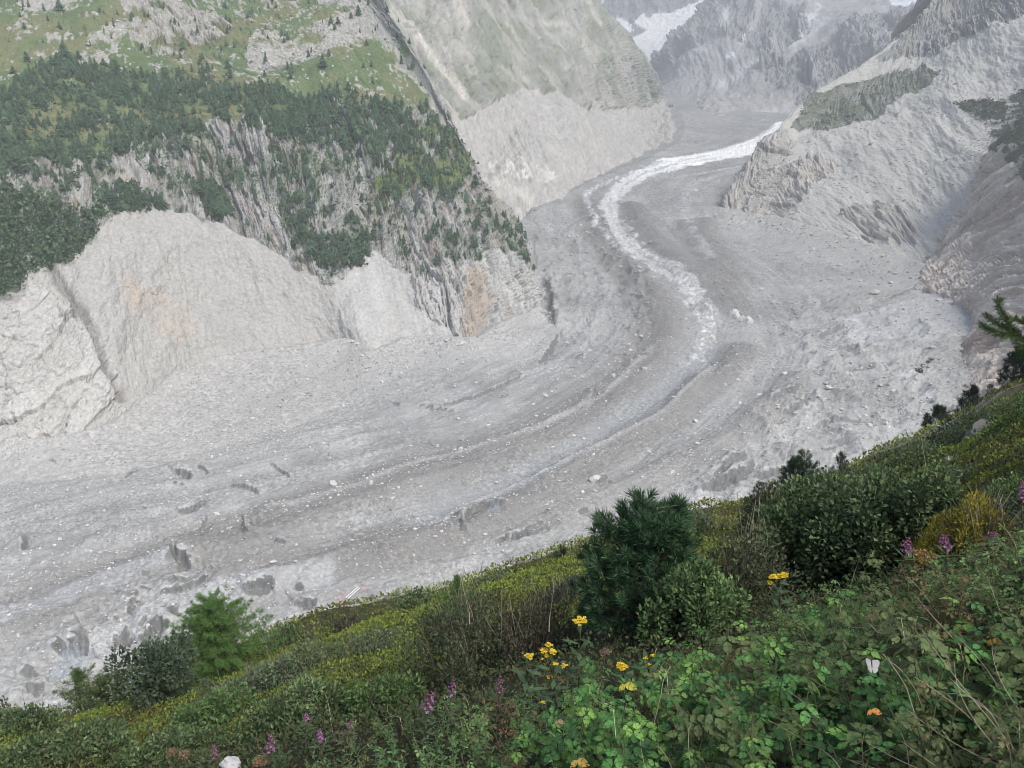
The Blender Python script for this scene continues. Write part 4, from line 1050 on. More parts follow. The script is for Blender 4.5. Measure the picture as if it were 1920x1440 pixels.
def scatter_rocks():
    r = np.random.default_rng(5)
    pos, siz = [], []
    def put(P, s): pos.append(P); siz.append(s)
    # along crest lines and belts (photo polyline, count, spread in m, mean size)
    belts = [([(1240,640),(1150,720),(1050,785),(960,828),(800,870),(640,930),(470,965),(300,1010),(0,1095)], 2200, 7, .62),
             ([(1345,690),(1240,778),(1100,855),(980,910),(800,990),(640,1040)], 1100, 7, .6),
             ([(430,850),(500,800),(560,740),(640,720),(700,680)], 1100, 22, .8), ([(640,740),(720,700),(800,670),(900,650),(960,620)], 1000, 24, .85),
             ([(1040,600),(1130,610),(1190,600),(1200,560)], 300, 22, .9), ([(1020,700),(1100,690),(1180,660)], 300, 16, .9),
             ([(0,960),(120,940),(260,900),(340,880)], 350, 24, .8), ([(0,1200),(200,1140),(350,1110),(500,1060)], 700, 14, .5),
             ([(480,1150),(640,1110),(800,1060),(900,1010),(1100,950)], 900, 14, .5),
             ([(1500,690),(1600,720),(1700,760),(1640,820),(1560,860)], 900, 34, 1.0), ([(1620,640),(1700,610),(1800,640),(1740,690)], 500, 30, .9),
             ([(1420,700),(1380,780),(1300,860),(1220,900)], 350, 14, .8), ([(1360,410),(1440,430),(1560,470),(1650,520),(1700,560)], 700, 45, 1.4),
             ([(1000,420),(1080,460),(1150,500)], 350, 40, 1.5), ([(1240,480),(1300,560),(1330,620)], 200, 25, 1.0), ([(1400,560),(1480,600),(1540,640)], 350, 30, 1.1),
             ([(1640,900),(1560,920),(1450,960)], 300, 14, .7), ([(100,1290),(250,1230),(420,1180)], 200, 10, .45)]
    for line, n, spread, mean in belts:
        ln = fl(line, 120)
        k = r.integers(0, 120, n)
        p = ln[k] + np.stack([r.normal(0, spread, n), r.normal(0, spread * 1.3, n), np.zeros(n)], 1)
        s = mean * .80 * np.exp(r.normal(0, .5, n))
        p[:, 2] = floor_z(p[:, 0], p[:, 1])
        put(p, s)
    # everywhere, evenly in the picture
    n = 17000
    u, v = r.uniform(-60, 1950, n), 300 + 1050 * r.uniform(0, 1, n) ** .8
    y = -FC / (FS - np.array([ratio(a) for a in v])); x = (u - CX) / F / np.array([CP + (CY - a) / F * SP for a in v]) * y
    p = np.stack([x, y, floor_z(x, y)], 1)
    put(p, (.22 + y / 1500) * np.exp(r.normal(0, .5, n)))
    # on the debris slopes
    for Pg, Ug, Vg, poly, n, mean in ((P_RIGHT, U_RIGHT, V_RIGHT, [(1440,420),(1480,260),(1700,190),(1960,100),(1960,420),(1700,500),(1560,440)], 3200, 1.6),
                                      (P_SPUR, U_SPUR, V_SPUR, [(240,420),(700,520),(700,660),(420,680),(250,760),(200,600)], 1500, .55),
                                      (P_SPUR, U_SPUR, V_SPUR, [(0,0),(700,0),(760,100),(600,160),(200,130),(0,180)], 1500, 1.5),
                                      (P_SLAB, U_SLAB, V_SLAB, [(1720,560),(1800,480),(1960,600),(1960,700),(1780,690)], 150, .9)):
        m = inpoly(Ug, Vg, poly).ravel()
        if Pg is P_SPUR and mean == 1.5: m = m * (ST_SPUR.ravel() + .05)
        idx = np.nonzero(m > 0)[0]; k = r.choice(idx, n, p=m[idx] / m[idx].sum())
        put(Pg.reshape(-1, 3)[k] + r.normal(0, .4, (n, 3)) * np.array([1, 1, .2]), mean * .7 * np.exp(r.normal(0, .5, n)))
    p = np.concatenate(pos); s = np.concatenate(siz)
    # named single boulders seen in the photograph: u, v, width in px
    big = [(625,904,24),(1115,902,30),(866,665,17),(1022,740,14),(1178,655,12),(820,833,9),(165,985,11),(540,768,10),(1000,755,10),(700,908,9),(208,1082,9),(198,1072,7),(590,1112,8),(1640,555,22),(1730,690,10),(1668,540,14),(1690,410,20),(1700,330,14),(1755,325,16),(1520,455,16),(1600,470,12),(1215,955,9),(1060,893,8),(1665,805,12),(1630,800,16),(700,1090,8),(1012,655,8),(300,740,6),(255,790,6),(370,980,8),(1115,930,10),(1080,1000,8),(1160,935,9),(760,1000,7),(1545,920,10),(1470,830,9),(30,1050,8),(245,1060,7)]
    bp, bs = [], []
    for u, v, w in big:
        c = floor_at(u, v + w * .2); c[2] = floor_z(np.array([c[0]]), np.array([c[1]]))[0]
        bp.append(c); bs.append(w * px(c) * .5)
    U, V = project(p)
    dist = np.linalg.norm(p, axis=1)
    from_floor = np.arange(len(p)) < sum(len(a) for a in pos[:-4])
    ok = (U > 6) & (U < 1914) & (V > 330) & (V < 1190) & from_floor
    ok &= V < np.interp(U, [0, 480, 1050, 1420, 1640, 1900], [1290, 1180, 1010, 900, 800, 670])
    keep = s > 0
    score = np.where(ok, s / dist, 0)
    order = np.argsort(-score)
    own, rest = order[:252], order[252:]
    regs = [(lambda u, v: u > 1480, 'pale grey boulder among the rubble mounds below the right hand slope', 'boulders on the right side of the glacier'),
            (lambda u, v: v < 700, 'pale grey boulder lying on the rubble inside the glacier bend', 'boulders inside the glacier bend'),
            (lambda u, v: u < 430, 'pale grey boulder on the lower left rubble below the pale rock scar', 'boulders on the lower left of the glacier'),
            (lambda u, v: True, 'pale grey boulder strewn along the brown moraine bands in mid valley', 'boulders along the moraine bands')]
    def add_boulder(p, s, lab, grp):
        o = bpy.data.objects.new('boulder', ROCK_ME[int(r.integers(0, 10))]); COL.objects.link(o)
        o.location = p + np.array([0, 0, s * .12]); o.rotation_euler = (r.normal(0, .25), r.normal(0, .25), r.uniform(0, 6.3))
        o.scale = (s, s * r.uniform(.7, 1.1), s * r.uniform(.6, 1.0)); tag(o, lab, 'boulder', grp)
    for i in own:
        for f, lab, grp in regs:
            if f(U[i], V[i]): break
        add_boulder(p[i], s[i], lab, grp)
    special = {0: 'large pale boulder standing alone on the crest of the long left moraine ridge', 1: 'large brownish boulder lying on grey rubble uphill of the dark pine', 2: 'flat slab boulder on the rubble just below the fluted cliff foot', 7+6: 'large white boulder among rubble beside the right debris slope'}
    for i, (c, w) in enumerate(zip(bp, bs)):
        uv = big[i]
        if i in special: add_boulder(c, w, special[i], None); continue
        for f, lab, grp in regs:
            if f(uv[0], uv[1]): break
        add_boulder(c, w, lab, grp)
    B = Batch(); kinds = r.integers(4, 10, len(p))
    for k in range(4, 10):
        j = rest[kinds[rest] == k]; V0, F0 = ROCKS[k]; m = len(j)
        a = r.uniform(0, 6.3, m); ca, sa = np.cos(a)[:, None], np.sin(a)[:, None]
        q = V0[None] * (s[j][:, None, None] * r.uniform(.7, 1.15, (m, 1, 3)))
        W = np.stack([q[..., 0] * ca - q[..., 1] * sa, q[..., 0] * sa + q[..., 1] * ca, q[..., 2] + s[j][:, None] * .1], -1) + p[j][:, None]
        cc = np.array([.42, .41, .39]) * r.uniform(.55, 1.35, (m, 1, 1)) * np.ones((1, len(V0), 1))
        B.add(W.reshape(-1, 3), [(F0[None] + (np.arange(m) * len(V0))[:, None, None]).reshape(-1, 3)], cc.reshape(-1, 3))
    o = B.mesh('rubble', M_ROCK); tag(o, kind='stuff')
scatter_rocks()
# ================================================================ shrubs and trees on the near hillside
def empty(name, loc, label, cat, group=None, rz=0.0):
    e = bpy.data.objects.new(name, None); COL.objects.link(e); e.location = loc; e.rotation_euler = (0, 0, rz); e.empty_display_size = .1
    return tag(e, label, cat, group)

def copy_thing(root, loc, rz, sc=1.0, label=None, group=None):
    e = root.copy(); COL.objects.link(e); e.location = loc; e.rotation_euler = (0, 0, rz); e.scale = (sc, sc, sc)
    if label: e['label'] = label
    if group: e['group'] = group
    for ch in list(root.children):
        c = ch.copy(); COL.objects.link(c); c.parent = e
        for g in list(ch.children):
            d = g.copy(); COL.objects.link(d); d.parent = c
    return e

def palette(n, cols, r, var=.25):
    cols = np.asarray(cols, float)
    c = cols[r.integers(0, len(cols), n)]
    return c * r.uniform(1 - var, 1 + var, (n, 1))

def shrub(name, u, v, w, h, nleaf, lpx, cols, label, cat='shrub', group=None, seed=0, lobes=9, twig=0, twigc=(.10, .085, .065), aspect=.55, upright=.5, spread=.34, shape='dome', rot=True):
    """bush whose base is seen at (u,v), w x h pixels, leaf length lpx pixels"""
    r = np.random.default_rng(seed + int(u * 7 + v)); p0 = on_hill(u, v); k = px(p0)
    Wd, Ht, ll = w * k * .5, h * k * 1.16, lpx * k * 1.15
    e = empty(name, p0 - np.array([0, 0, .02]), label, cat, group)
    # stems fan out from the base to the lobes
    B = Batch(); ends = []
    for i in range(lobes):
        a = 2 * np.pi * (i * .618) + r.uniform(-.4, .4); rad = math.sqrt((i + .5) / lobes)
        zt = (1 - .62 * rad ** 1.6) if shape == 'dome' else r.uniform(.55, 1.0)
        end = np.array([math.cos(a) * rad * Wd * .82, math.sin(a) * rad * Wd * .82, Ht * .74 * zt * r.uniform(.9, 1.06)])
        tube(B, bend((r.normal(0, .04), r.normal(0, .04), -.05), end, .02, 5, r), .012 + .006 * Ht, .004, twigc, 4)
        ends.append(end)
        for j in range(3):
            s = end * r.uniform(.5, .9); tube(B, bend(s, s + (rand_dirs(1, r)[0] * .7 + np.array([0, 0, .6])) * Wd * .4, .0, 4, r), .005, .002, twigc, 3)
    for j in range(twig):
        a = r.uniform(0, 6.28); rad = r.uniform(0, .9)
        s = np.array([math.cos(a) * rad * Wd * .6, math.sin(a) * rad * Wd * .6, 0]); q = s * 1.4 + np.array([r.normal(0, .12), r.normal(0, .12), Ht * r.uniform(.6, 1.12)])
        tube(B, bend(s, q, 0, 5, r), .006, .002, np.array([.22, .19, .15]) * r.uniform(.6, 1.3), 3)
    B.mesh('stem', M_BARK, e)
    L = Batch(); ends = np.array(ends)
    li = r.integers(0, lobes, nleaf)
    d0 = rand_dirs(nleaf, r); rad = r.uniform(.15, 1, nleaf) ** .45
    lr = np.array([Wd * spread * r.uniform(.75, 1.25), Wd * spread * r.uniform(.75, 1.25), Ht * spread * .8])
    bump = 1 + .35 * (vnoise(d0[:, 0] * 2.3 + li * 5.1, d0[:, 1] * 2.3, d0[:, 2] * 2.3, 3) - .5)
    pos = ends[li] + d0 * (rad * bump)[:, None] * lr
    # low skirt so the base is clothed
    sk = r.uniform(0, 1, nleaf) < .28
    pos[sk, 2] *= r.uniform(.1, .8, sk.sum())
    pos[:, 2] = np.maximum(pos[:, 2], .02)
    g = hill_z(p0[0] + pos[:, 0], p0[1] + pos[:, 1]) - p0[2]
    pos[:, 2] = np.maximum(pos[:, 2] + np.minimum(g, 0) * .7, g + .02)
    d = unit(d0 * .8 + rand_dirs(nleaf, r) * .8 + np.array([0, 0, upright]))
    nn = unit(rand_dirs(nleaf, r) * .9 + np.array([0, 0, 1.0]) + d0 * .5)
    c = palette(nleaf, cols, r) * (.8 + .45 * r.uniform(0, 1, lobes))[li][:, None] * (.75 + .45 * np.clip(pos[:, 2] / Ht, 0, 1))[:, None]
    sz = ll * r.uniform(.65, 1.25, nleaf)
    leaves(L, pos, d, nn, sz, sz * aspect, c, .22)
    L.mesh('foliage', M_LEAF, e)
    return e

G_ALDER = [[.070, .112, .048], [.092, .135, .058], [.052, .086, .040], [.14, .175, .085]]
G_GREY = [[.102, .135, .076], [.126, .161, .094], [.078, .108, .057]]
G_TWIG = [[.075, .098, .052], [.092, .112, .058], [.060, .082, .046], [.10, .105, .062]]
G_YEL = [[.30, .26, .035], [.22, .20, .035], [.36, .30, .04], [.14, .15, .035]]
G_FRESH = [[.084, .145, .048], [.102, .165, .057], [.072, .125, .052]]
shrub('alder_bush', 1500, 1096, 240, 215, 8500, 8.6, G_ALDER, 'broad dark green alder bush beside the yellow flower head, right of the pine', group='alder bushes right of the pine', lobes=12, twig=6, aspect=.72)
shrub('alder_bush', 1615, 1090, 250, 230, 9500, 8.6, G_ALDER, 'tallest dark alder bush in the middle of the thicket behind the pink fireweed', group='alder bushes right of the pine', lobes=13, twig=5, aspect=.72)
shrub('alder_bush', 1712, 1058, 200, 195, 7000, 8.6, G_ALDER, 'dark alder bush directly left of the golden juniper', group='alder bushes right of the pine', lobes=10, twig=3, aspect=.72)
shrub('alder_bush', 1432, 1010, 110, 110, 2000, 8, G_TWIG, 'brownish alder at the left tip of the right thicket, in front of the glacier', group='alder bushes right of the pine', twig=14)
shrub('alder_bush', 1296, 1185, 200, 150, 4600, 9.5, [[.098, .163, .062], [.075, .125, .051], [.132, .200, .077]], 'rounded mid green alder bush in front of the dark pine', lobes=11)
shrub('willow_shrub', 1392, 1135, 170, 170, 3000, 7, G_TWIG, 'brownish twiggy willow between the pine and the alder thicket', twig=26)
shrub('willow_shrub', 1310, 1010, 90, 60, 900, 6, G_GREY, 'small grey willow touching the right flank of the pine', twig=6)
shrub('willow_shrub', 868, 1262, 260, 175, 5200, 7, G_TWIG, 'wide dark twiggy willow left of the tall yellow flowers', twig=26, lobes=12, upright=.8)
shrub('willow_shrub', 1000, 1232, 190, 130, 2600, 6.5, [[.075, .070, .050], [.085, .07, .05], [.06, .066, .046]], 'brown twiggy willow behind the yellow flower heads', twig=32, lobes=9, upright=.8)
shrub('alder_bush', 306, 1318, 150, 140, 4200, 7.5, [[.052, .080, .048], [.065, .095, .058], [.08, .105, .07]], 'tall blue green alder bush left of the bright larch', lobes=11, twig=8, shape='tall')
shrub('alder_bush', 215, 1318, 90, 70, 1500, 7, G_GREY, 'small grey green alder between the young larch and the tall alder', twig=3)
shrub('willow_shrub', 62, 1392, 120, 90, 1900, 7, G_ALDER, 'ragged dark willow at the lower left corner slope', twig=10)
shrub('willow_shrub', 12, 1380, 70, 90, 1000, 6.5, G_GREY, 'grey willow cut by the left picture edge', twig=10)
shrub('willow_shrub', 560, 1288, 190, 85, 3000, 6, G_GREY, 'grey green willow mat right of the bright larch', twig=10)
shrub('willow_shrub', 690, 1236, 190, 60, 2200, 5.5, G_GREY, 'low grey willow in the middle of the yellow green heath', twig=6)
shrub('willow_shrub', 530, 1224, 110, 60, 1300, 5.5, G_ALDER, 'low dark willow on the heath just right of the larch crown', twig=4)
shrub('heather_bush', 655, 1190, 85, 40, 1000, 4.5, [[.075, .066, .050], [.06, .06, .045]], 'small brown purple bush on the edge of the heath above the glacier', twig=14)
shrub('willow_shrub', 930, 1108, 120, 36, 1100, 5, G_GREY, 'low grey shrub on the heath rim behind the slender larch top', twig=4)
shrub('willow_shrub', 1070, 1130, 120, 55, 1300, 5.5, [[.075, .075, .062], [.085, .085, .07]], 'low grey purple shrub left of the pine foot', twig=10)
shrub('willow_shrub', 780, 1150, 90, 50, 1000, 5.5, G_ALDER, 'dark shrub on the rim left of the slender larch top', twig=5)
shrub('willow_shrub', 470, 1320, 200, 75, 3000, 6.5, G_GREY, 'grey green thicket at the foot of the bright larch', twig=22, twigc=(.16, .14, .12))
shrub('willow_shrub', 560, 1372, 210, 105, 3600, 8, G_ALDER, 'dark alder scrub above the small pink fireweed pair', lobes=11)
shrub('willow_shrub', 400, 1380, 200, 90, 3000, 7.5, G_FRESH, 'green scrub above the white rock at the lower left')
shrub('willow_shrub', 130, 1440, 260, 90, 4200, 8, G_ALDER, 'dark scrub filling the bottom left corner', lobes=12)
shrub('willow_shrub', 310, 1445, 220, 80, 3600, 8, G_ALDER, 'dark scrub at the bottom edge left of the white rock', lobes=11)
shrub('willow_shrub', 720, 1345, 170, 90, 2600, 7.5, G_FRESH, 'green scrub left of the brightest pink fireweed')
# golden juniper with a brown, bare middle
j = shrub('juniper_bush', 1800, 1052, 185, 150, 7000, 6.5, G_YEL, 'golden yellow juniper bush with a bare brown middle', lobes=13, aspect=.35, upright=.9, spread=.26)
shrub('juniper_bush', 1845, 1048, 80, 120, 900, 4, [[.07, .055, .045], [.09, .07, .055]], 'bare brown juniper twigs right of the golden juniper', twig=50, aspect=.3)
# slope on the right
shrub('willow_shrub', 1662, 870, 70, 44, 900, 4.5, G_ALDER, 'small rounded bush on the right skyline against the glacier')
shrub('willow_shrub', 1716, 876, 150, 56, 2400, 5, G_ALDER, 'dark scrub below the skyline pines on the rocky right slope', lobes=11)
shrub('willow_shrub', 1786, 846, 140, 66, 2400, 5, [[.05, .078, .04], [.06, .09, .045]], 'green scrub beside the dark outcrop on the right slope')
shrub('willow_shrub', 1852, 800, 130, 48, 1800, 4.5, G_ALDER, 'dark scrub under the big pine on the right skyline')
shrub('willow_shrub', 1905, 806, 100, 84, 1600, 5, G_FRESH, 'bright green scrub at the right picture edge below the pine')
shrub('willow_shrub', 1800, 920, 110, 50, 1500, 5, G_GREY, 'grey green willow at the foot of the dark outcrop on the right')
shrub('willow_shrub', 1600, 935, 190, 60, 2400, 6, [[.075, .095, .05], [.09, .108, .06]], 'pale leafy willow fringe on the top of the alder thicket', twig=14)
shrub('willow_shrub', 1750, 950, 200, 70, 2600, 6, [[.07, .095, .05], [.085, .108, .06]], 'pale leafy willow behind the golden juniper', twig=10)
shrub('willow_shrub', 1870, 960, 140, 70, 1900, 6, G_FRESH, 'green willow between the golden juniper and the right picture edge', twig=6)

# ---------------------------------------------------------------- needle trees
def needles(B, p, axis, n, L, w, col, r, cone=1.0):
    d = unit(rand_dirs(n, r) * cone + axis * 1.0)
    nn = rand_dirs(n, r)
    leaves(B, np.broadcast_to(p, (n, 3)) + axis * r.uniform(-.4, .2, (n, 1)) * L, d, nn, L * r.uniform(.75, 1.15, n), w, palette(n, col, r, .2), .1, kind='simple')

def pine(u, v, w, h, label, ntuft=260, nn=46, npx=15, cols=None, group=None, seed=1, lean=0, shape=1.0, floor=.12, multi=2):
    r = np.random.default_rng(seed); p0 = on_hill(u, v); k = px(p0); H, R = h * k * 1.05, w * k * .5
    e = empty('pine_tree', p0, label, 'tree', group)
    cols = cols or [[.040, .088, .040], [.052, .108, .052], [.068, .130, .066], [.032, .068, .034]]
    Tb = Batch(); N = Batch()
    tops = [np.array([lean * H, 0, H * .96])] + [np.array([r.uniform(-.45, .45) * R, r.uniform(-.3, .3) * R, H * r.uniform(.78, .9)]) for _ in range(multi)]
    for t in tops: tube(Tb, bend((0, 0, -.1), t, 0, 7, r), .018 * H + .01, .006, [.085, .07, .055], 6)
    L = npx * k
    for i in range(ntuft):
        zf = floor + (1 - floor) * (i / ntuft) ** .8
        t = tops[r.integers(0, len(tops))]
        prof = (1.02 - zf) ** .55 * shape * (1.0 if zf > .25 else .8 + .8 * (zf))
        a = r.uniform(0, 6.28); rr = R * min(prof, 1.0) * r.uniform(.25, 1.0) ** .5
        c = np.array([t[0] * zf + math.cos(a) * rr, t[1] * zf + math.sin(a) * rr, H * zf * (t[2] / H) + r.normal(0, .02) * H])
        ax = unit(np.array([math.cos(a) * .7, math.sin(a) * .7, .75 + .6 * zf]) + r.normal(0, .15, 3))
        b0 = np.array([t[0] * zf * .8, t[1] * zf * .8, max(.03, c[2] - rr * .55)])
        if i % 2 == 0 or ntuft < 80: tube(Tb, bend(b0, c, .02 * H, 4, r), .006 + .003 * H, .003, [.10, .085, .065], 3)
        needles(N, c, ax, nn, L, max(L * .075, k * .55), cols, r, .8)
        needles(N, c - ax * L * .7, ax, nn // 2, L, max(L * .075, k * .55), cols, r, 1.0)
    Tb.mesh('trunk', M_BARK, e); N.mesh('crown', M_NEEDLE, e)
    return e

pine(1192, 1176, 262, 270, 'large dark bushy pine standing in the middle of the slope before the glacier', 380, 46, 21, seed=4, multi=3, shape=1.0, floor=.05)
G_SKY = [[.022, .039, .026], [.030, .051, .034], [.035, .060, .039]]
pine(1893, 730, 60, 84, 'largest dark pine on the right skyline, next to the picture edge', 170, 26, 9, G_SKY, seed=5, multi=1, floor=.1)
pine(1806, 782, 46, 74, 'pointed leaning dark pine on the right skyline, left of the largest pine', 110, 24, 8, G_SKY, seed=6, lean=.08, multi=0)
pine(1826, 782, 34, 40, 'low dark dwarf pine touching the pointed skyline pine', 30, 18, 6, G_SKY, seed=7, multi=0)
pine(1767, 812, 48, 54, 'dark twisted pine on the skyline with a gap of glacier below its boughs', 80, 22, 8, G_SKY, seed=8, lean=-.3, multi=1, floor=.4)
pine(1738, 824, 30, 54, 'slim dark pine leaning out lowest on the skyline row', 50, 22, 8, G_SKY, seed=9, lean=-.12, multi=0)
pine(1851, 752, 22, 40, 'tiny grey green pine between the two tallest skyline pines', 22, 14, 5, [[.06, .07, .06], [.05, .06, .05]], seed=10, multi=0)
pine(1570, 915, 44, 72, 'small pointed dark conifer right of the rounded tree by the alder thicket', 60, 20, 7, G_SKY, seed=11, multi=0)
pine(1497, 935, 84, 92, 'rounded dark green conifer rising behind the left end of the alder thicket', 200, 30, 9, [[.036, .062, .034], [.046, .078, .042]], seed=12, multi=2, shape=1.25, floor=.05)
pine(1418, 960, 50, 62, 'small dark conifer left of the rounded conifer', 50, 20, 7, [[.030, .046, .032], [.024, .04, .028]], seed=13, multi=1)
pine(1050, 1056, 34, 36, 'little dark pine on the rim between heath and glacier, left of the large pine', 28, 22, 8, [[.035, .055, .035], [.045, .068, .042]], seed=14, multi=1, floor=.2)
pine(546, 1190, 20, 26, 'little dark pine alone on the heath rim right of the bright larch', 20, 20, 7, G_SKY, seed=15, multi=1, floor=.2)
pine(1262, 1000, 40, 60, 'slender pine shoot rising behind the right shoulder of the large pine', 26, 30, 12, seed=16, multi=0)

def larch(u, v, w, h, label, nb=60, cols=None, seed=1, cone=1.0, tuft=9, npx=7, leader=0.0, per=9):
    r = np.random.default_rng(seed); p0 = on_hill(u, v); k = px(p0); H, R = h * k * 1.05, w * k * .5
    e = empty('larch_tree', p0, label, 'tree')
    cols = cols or [[.074, .143, .042], [.095, .173, .052], [.115, .203, .062], [.061, .120, .039]]
    Tb = Batch(); N = Batch(); L = npx * k
    tube(Tb, bend((0, 0, -.1), (0, 0, H), 0, 8, r), .02 * H + .006, .004, [.11, .09, .07], 6)
    for i in range(nb):
        zf = .06 + .90 * (i / nb) ** .9
        rr = R * (1.02 - zf ** 1.6) ** .8 * r.uniform(.7, 1.12) + .02 * H
        if zf > 1 - leader: rr *= .25
        a = i * 2.4 + r.normal(0, .3)
        b0 = np.array([0, 0, H * zf]); b1 = np.array([math.cos(a) * rr, math.sin(a) * rr, H * zf + rr * r.uniform(-.05, .35)])
        path = bend(b0, b1, -.06 * rr, 6, r); tube(Tb, path, .004 + .003 * H, .002, [.12, .10, .08], 3)
        m = max(3, int(tuft * rr / R + 3))
        for t in np.linspace(.15, 1.0, m):
            f = t * 5; i0 = min(int(f), 4); c = path[i0] + (path[i0+1] - path[i0]) * (f - i0)
            ax = unit(b1 - b0 + np.array([0, 0, .3 * rr]))
            needles(N, c + r.normal(0, .02, 3) * R, ax, per, L, max(L * .10, k * .55), cols, r, 1.5)
            if r.uniform() < .6:
                side = unit(np.cross(ax, [0, 0, 1])) * r.choice([-1, 1]) * rr * .22 * (1.1 - t)
                for q in (.5, 1.0): needles(N, c + side * q, unit(side + ax * .1), per, L, max(L * .10, k * .55), cols, r, 1.3)
    Tb.mesh('trunk', M_BARK, e); N.mesh('crown', M_NEEDLE, e)
    return e
larch(418, 1276, 235, 178, 'bright green bushy larch standing before the glacier at lower left', 150, seed=21, tuft=16, per=16, cols=[[.085,.165,.045],[.105,.19,.055],[.07,.135,.04]])
larch(164, 1340, 130, 104, 'small yellow green larch left of the tall alder bush', 60, seed=22, tuft=11, cols=[[.075,.115,.035],[.09,.135,.04],[.06,.1,.032]], leader=.25)
larch(860, 1168, 110, 104, 'young larch with a thin leading shoot on the rim in front of the glacier', 50, seed=23, leader=.4)
larch(668, 1330, 66, 60, 'fresh green young larch on the yellow heath, left of the dark willow', 40, seed=24, cols=[[.075,.12,.03],[.09,.14,.035]])
larch(395, 1330, 50, 70, 'thin pale larch sapling at the foot of the bright larch', 24, seed=25, cols=[[.08,.1,.05],[.09,.11,.06]], per=5)

# larch whose trunk stands just outside the right picture edge, one bough reaching in
def edge_larch():
    r = np.random.default_rng(31)
    d = 9.0
    base_xy = at(2080, 900, d)
    z0 = float(hill_z(np.array([base_xy[0]]), np.array([base_xy[1]]))[0])
    e = empty('larch_tree', (base_xy[0], base_xy[1], z0), 'larch bough with long soft needles reaching in from the right picture edge', 'tree')
    o = np.array([base_xy[0], base_xy[1], z0])
    top = at(2090, 380, d) - o
    T = Batch(); tube(T, bend((0, 0, -.2), top, 0, 8, r), .07, .02, [.11, .09, .07], 8)
    N = Batch(); cols = [[.070, .115, .036], [.085, .135, .042], [.055, .095, .034]]
    k = px(at(1900, 600, d)); L = 13 * k
    boughs = [([(2085, 700), (1990, 668), (1925, 640), (1880, 612), (1848, 592)], 26), ([(1925, 640), (1893, 610), (1875, 580), (1873, 562)], 14), ([(1905, 628), (1880, 628), (1852, 618), (1840, 608)], 12),
              ([(1960, 655), (1925, 610), (1908, 600), (1890, 598)], 12), ([(1975, 660), (1935, 655), (1915, 650), (1903, 640)], 10), ([(2000, 668), (1960, 640), (1935, 612), (1920, 600)], 12), ([(1940,645),(1920,655),(1910,664)], 6)]
    for pts, m in boughs:
        w = smooth_line(np.array([at(a, b, d + r.normal(0, .06)) - o for a, b in pts]), int(m * 1.6))
        tube(T, w, .010, .003, [.13, .11, .08], 4)
        ax = unit(np.gradient(w, axis=0))
        for i in range(len(w)):
            needles(N, w[i], ax[i], 34, L, .0075, cols, r, 1.25)
    for i in range(26):
        f = .18 + .78 * i / 25; b0 = top * f; a = i * 2.4; ln = .85 * (1.15 - f)
        dv = np.array([abs(math.cos(a)) * .9 + .1, math.sin(a), .15]); w = bend(b0, b0 + dv * ln, -.08, 10, r); tube(T, w, .009, .003, [.13, .11, .08], 4)
        for p_ in w[2:]: needles(N, p_, unit(dv), 22, L, .0075, cols, r, 1.3)
    T.mesh('trunk', M_BARK, e); N.mesh('crown', M_NEEDLE, e)
edge_larch()

# ---------------------------------------------------------------- rocks cropping out of the slope
def outcrop(u, v, w, h, seed, label, col, group=None):
    p0 = on_hill(u, v); k = px(p0); V, Fc = rock_mesh(seed, 3, 1.0)
    V = V * np.array([w * k * .5, w * k * .45, h * k * .8])
    V[:, 0] += V[:, 2] * .5
    n = (fbm2(V[:, 0] * 6, V[:, 2] * 9 + V[:, 1] * 5, 3, seed) - .5)
    V = V + unit(V) * (n * .35 * h * k)[:, None]
    o = mesh_from('outcrop', V, Fc, np.full(len(Fc), 3), M_STONE, np.broadcast_to(np.array(col), V.shape) * (.8 + .5 * n)[:, None])
    o.location = p0; tag(o, label, 'rock', group)
outcrop(1852, 815, 90, 34, 41, 'dark fissured rock outcrop on the right slope below the skyline pines', [.12, .12, .115])
outcrop(1712, 862, 70, 18, 42, 'grey rock ledge slanting along the right skyline under the twisted pine', [.18, .175, .165])
outcrop(1785, 868, 60, 22, 43, 'grey slanting rock rib in the middle of the right slope', [.20, .20, .19])
outcrop(1650, 900, 60, 16, 44, 'grey rock rib low on the right skyline above the alder thicket', [.17, .165, .155])
outcrop(1055, 1062, 40, 22, 45, 'small grey rock under the little pine on the heath rim', [.22, .215, .2])
outcrop(505, 1200, 40, 10, 46, 'small pale stone on the heath rim right of the bright larch', [.28, .27, .26])
outcrop(95, 1338, 46, 16, 47, 'small pale stone on the rim left of the small larch', [.30, .30, .29])

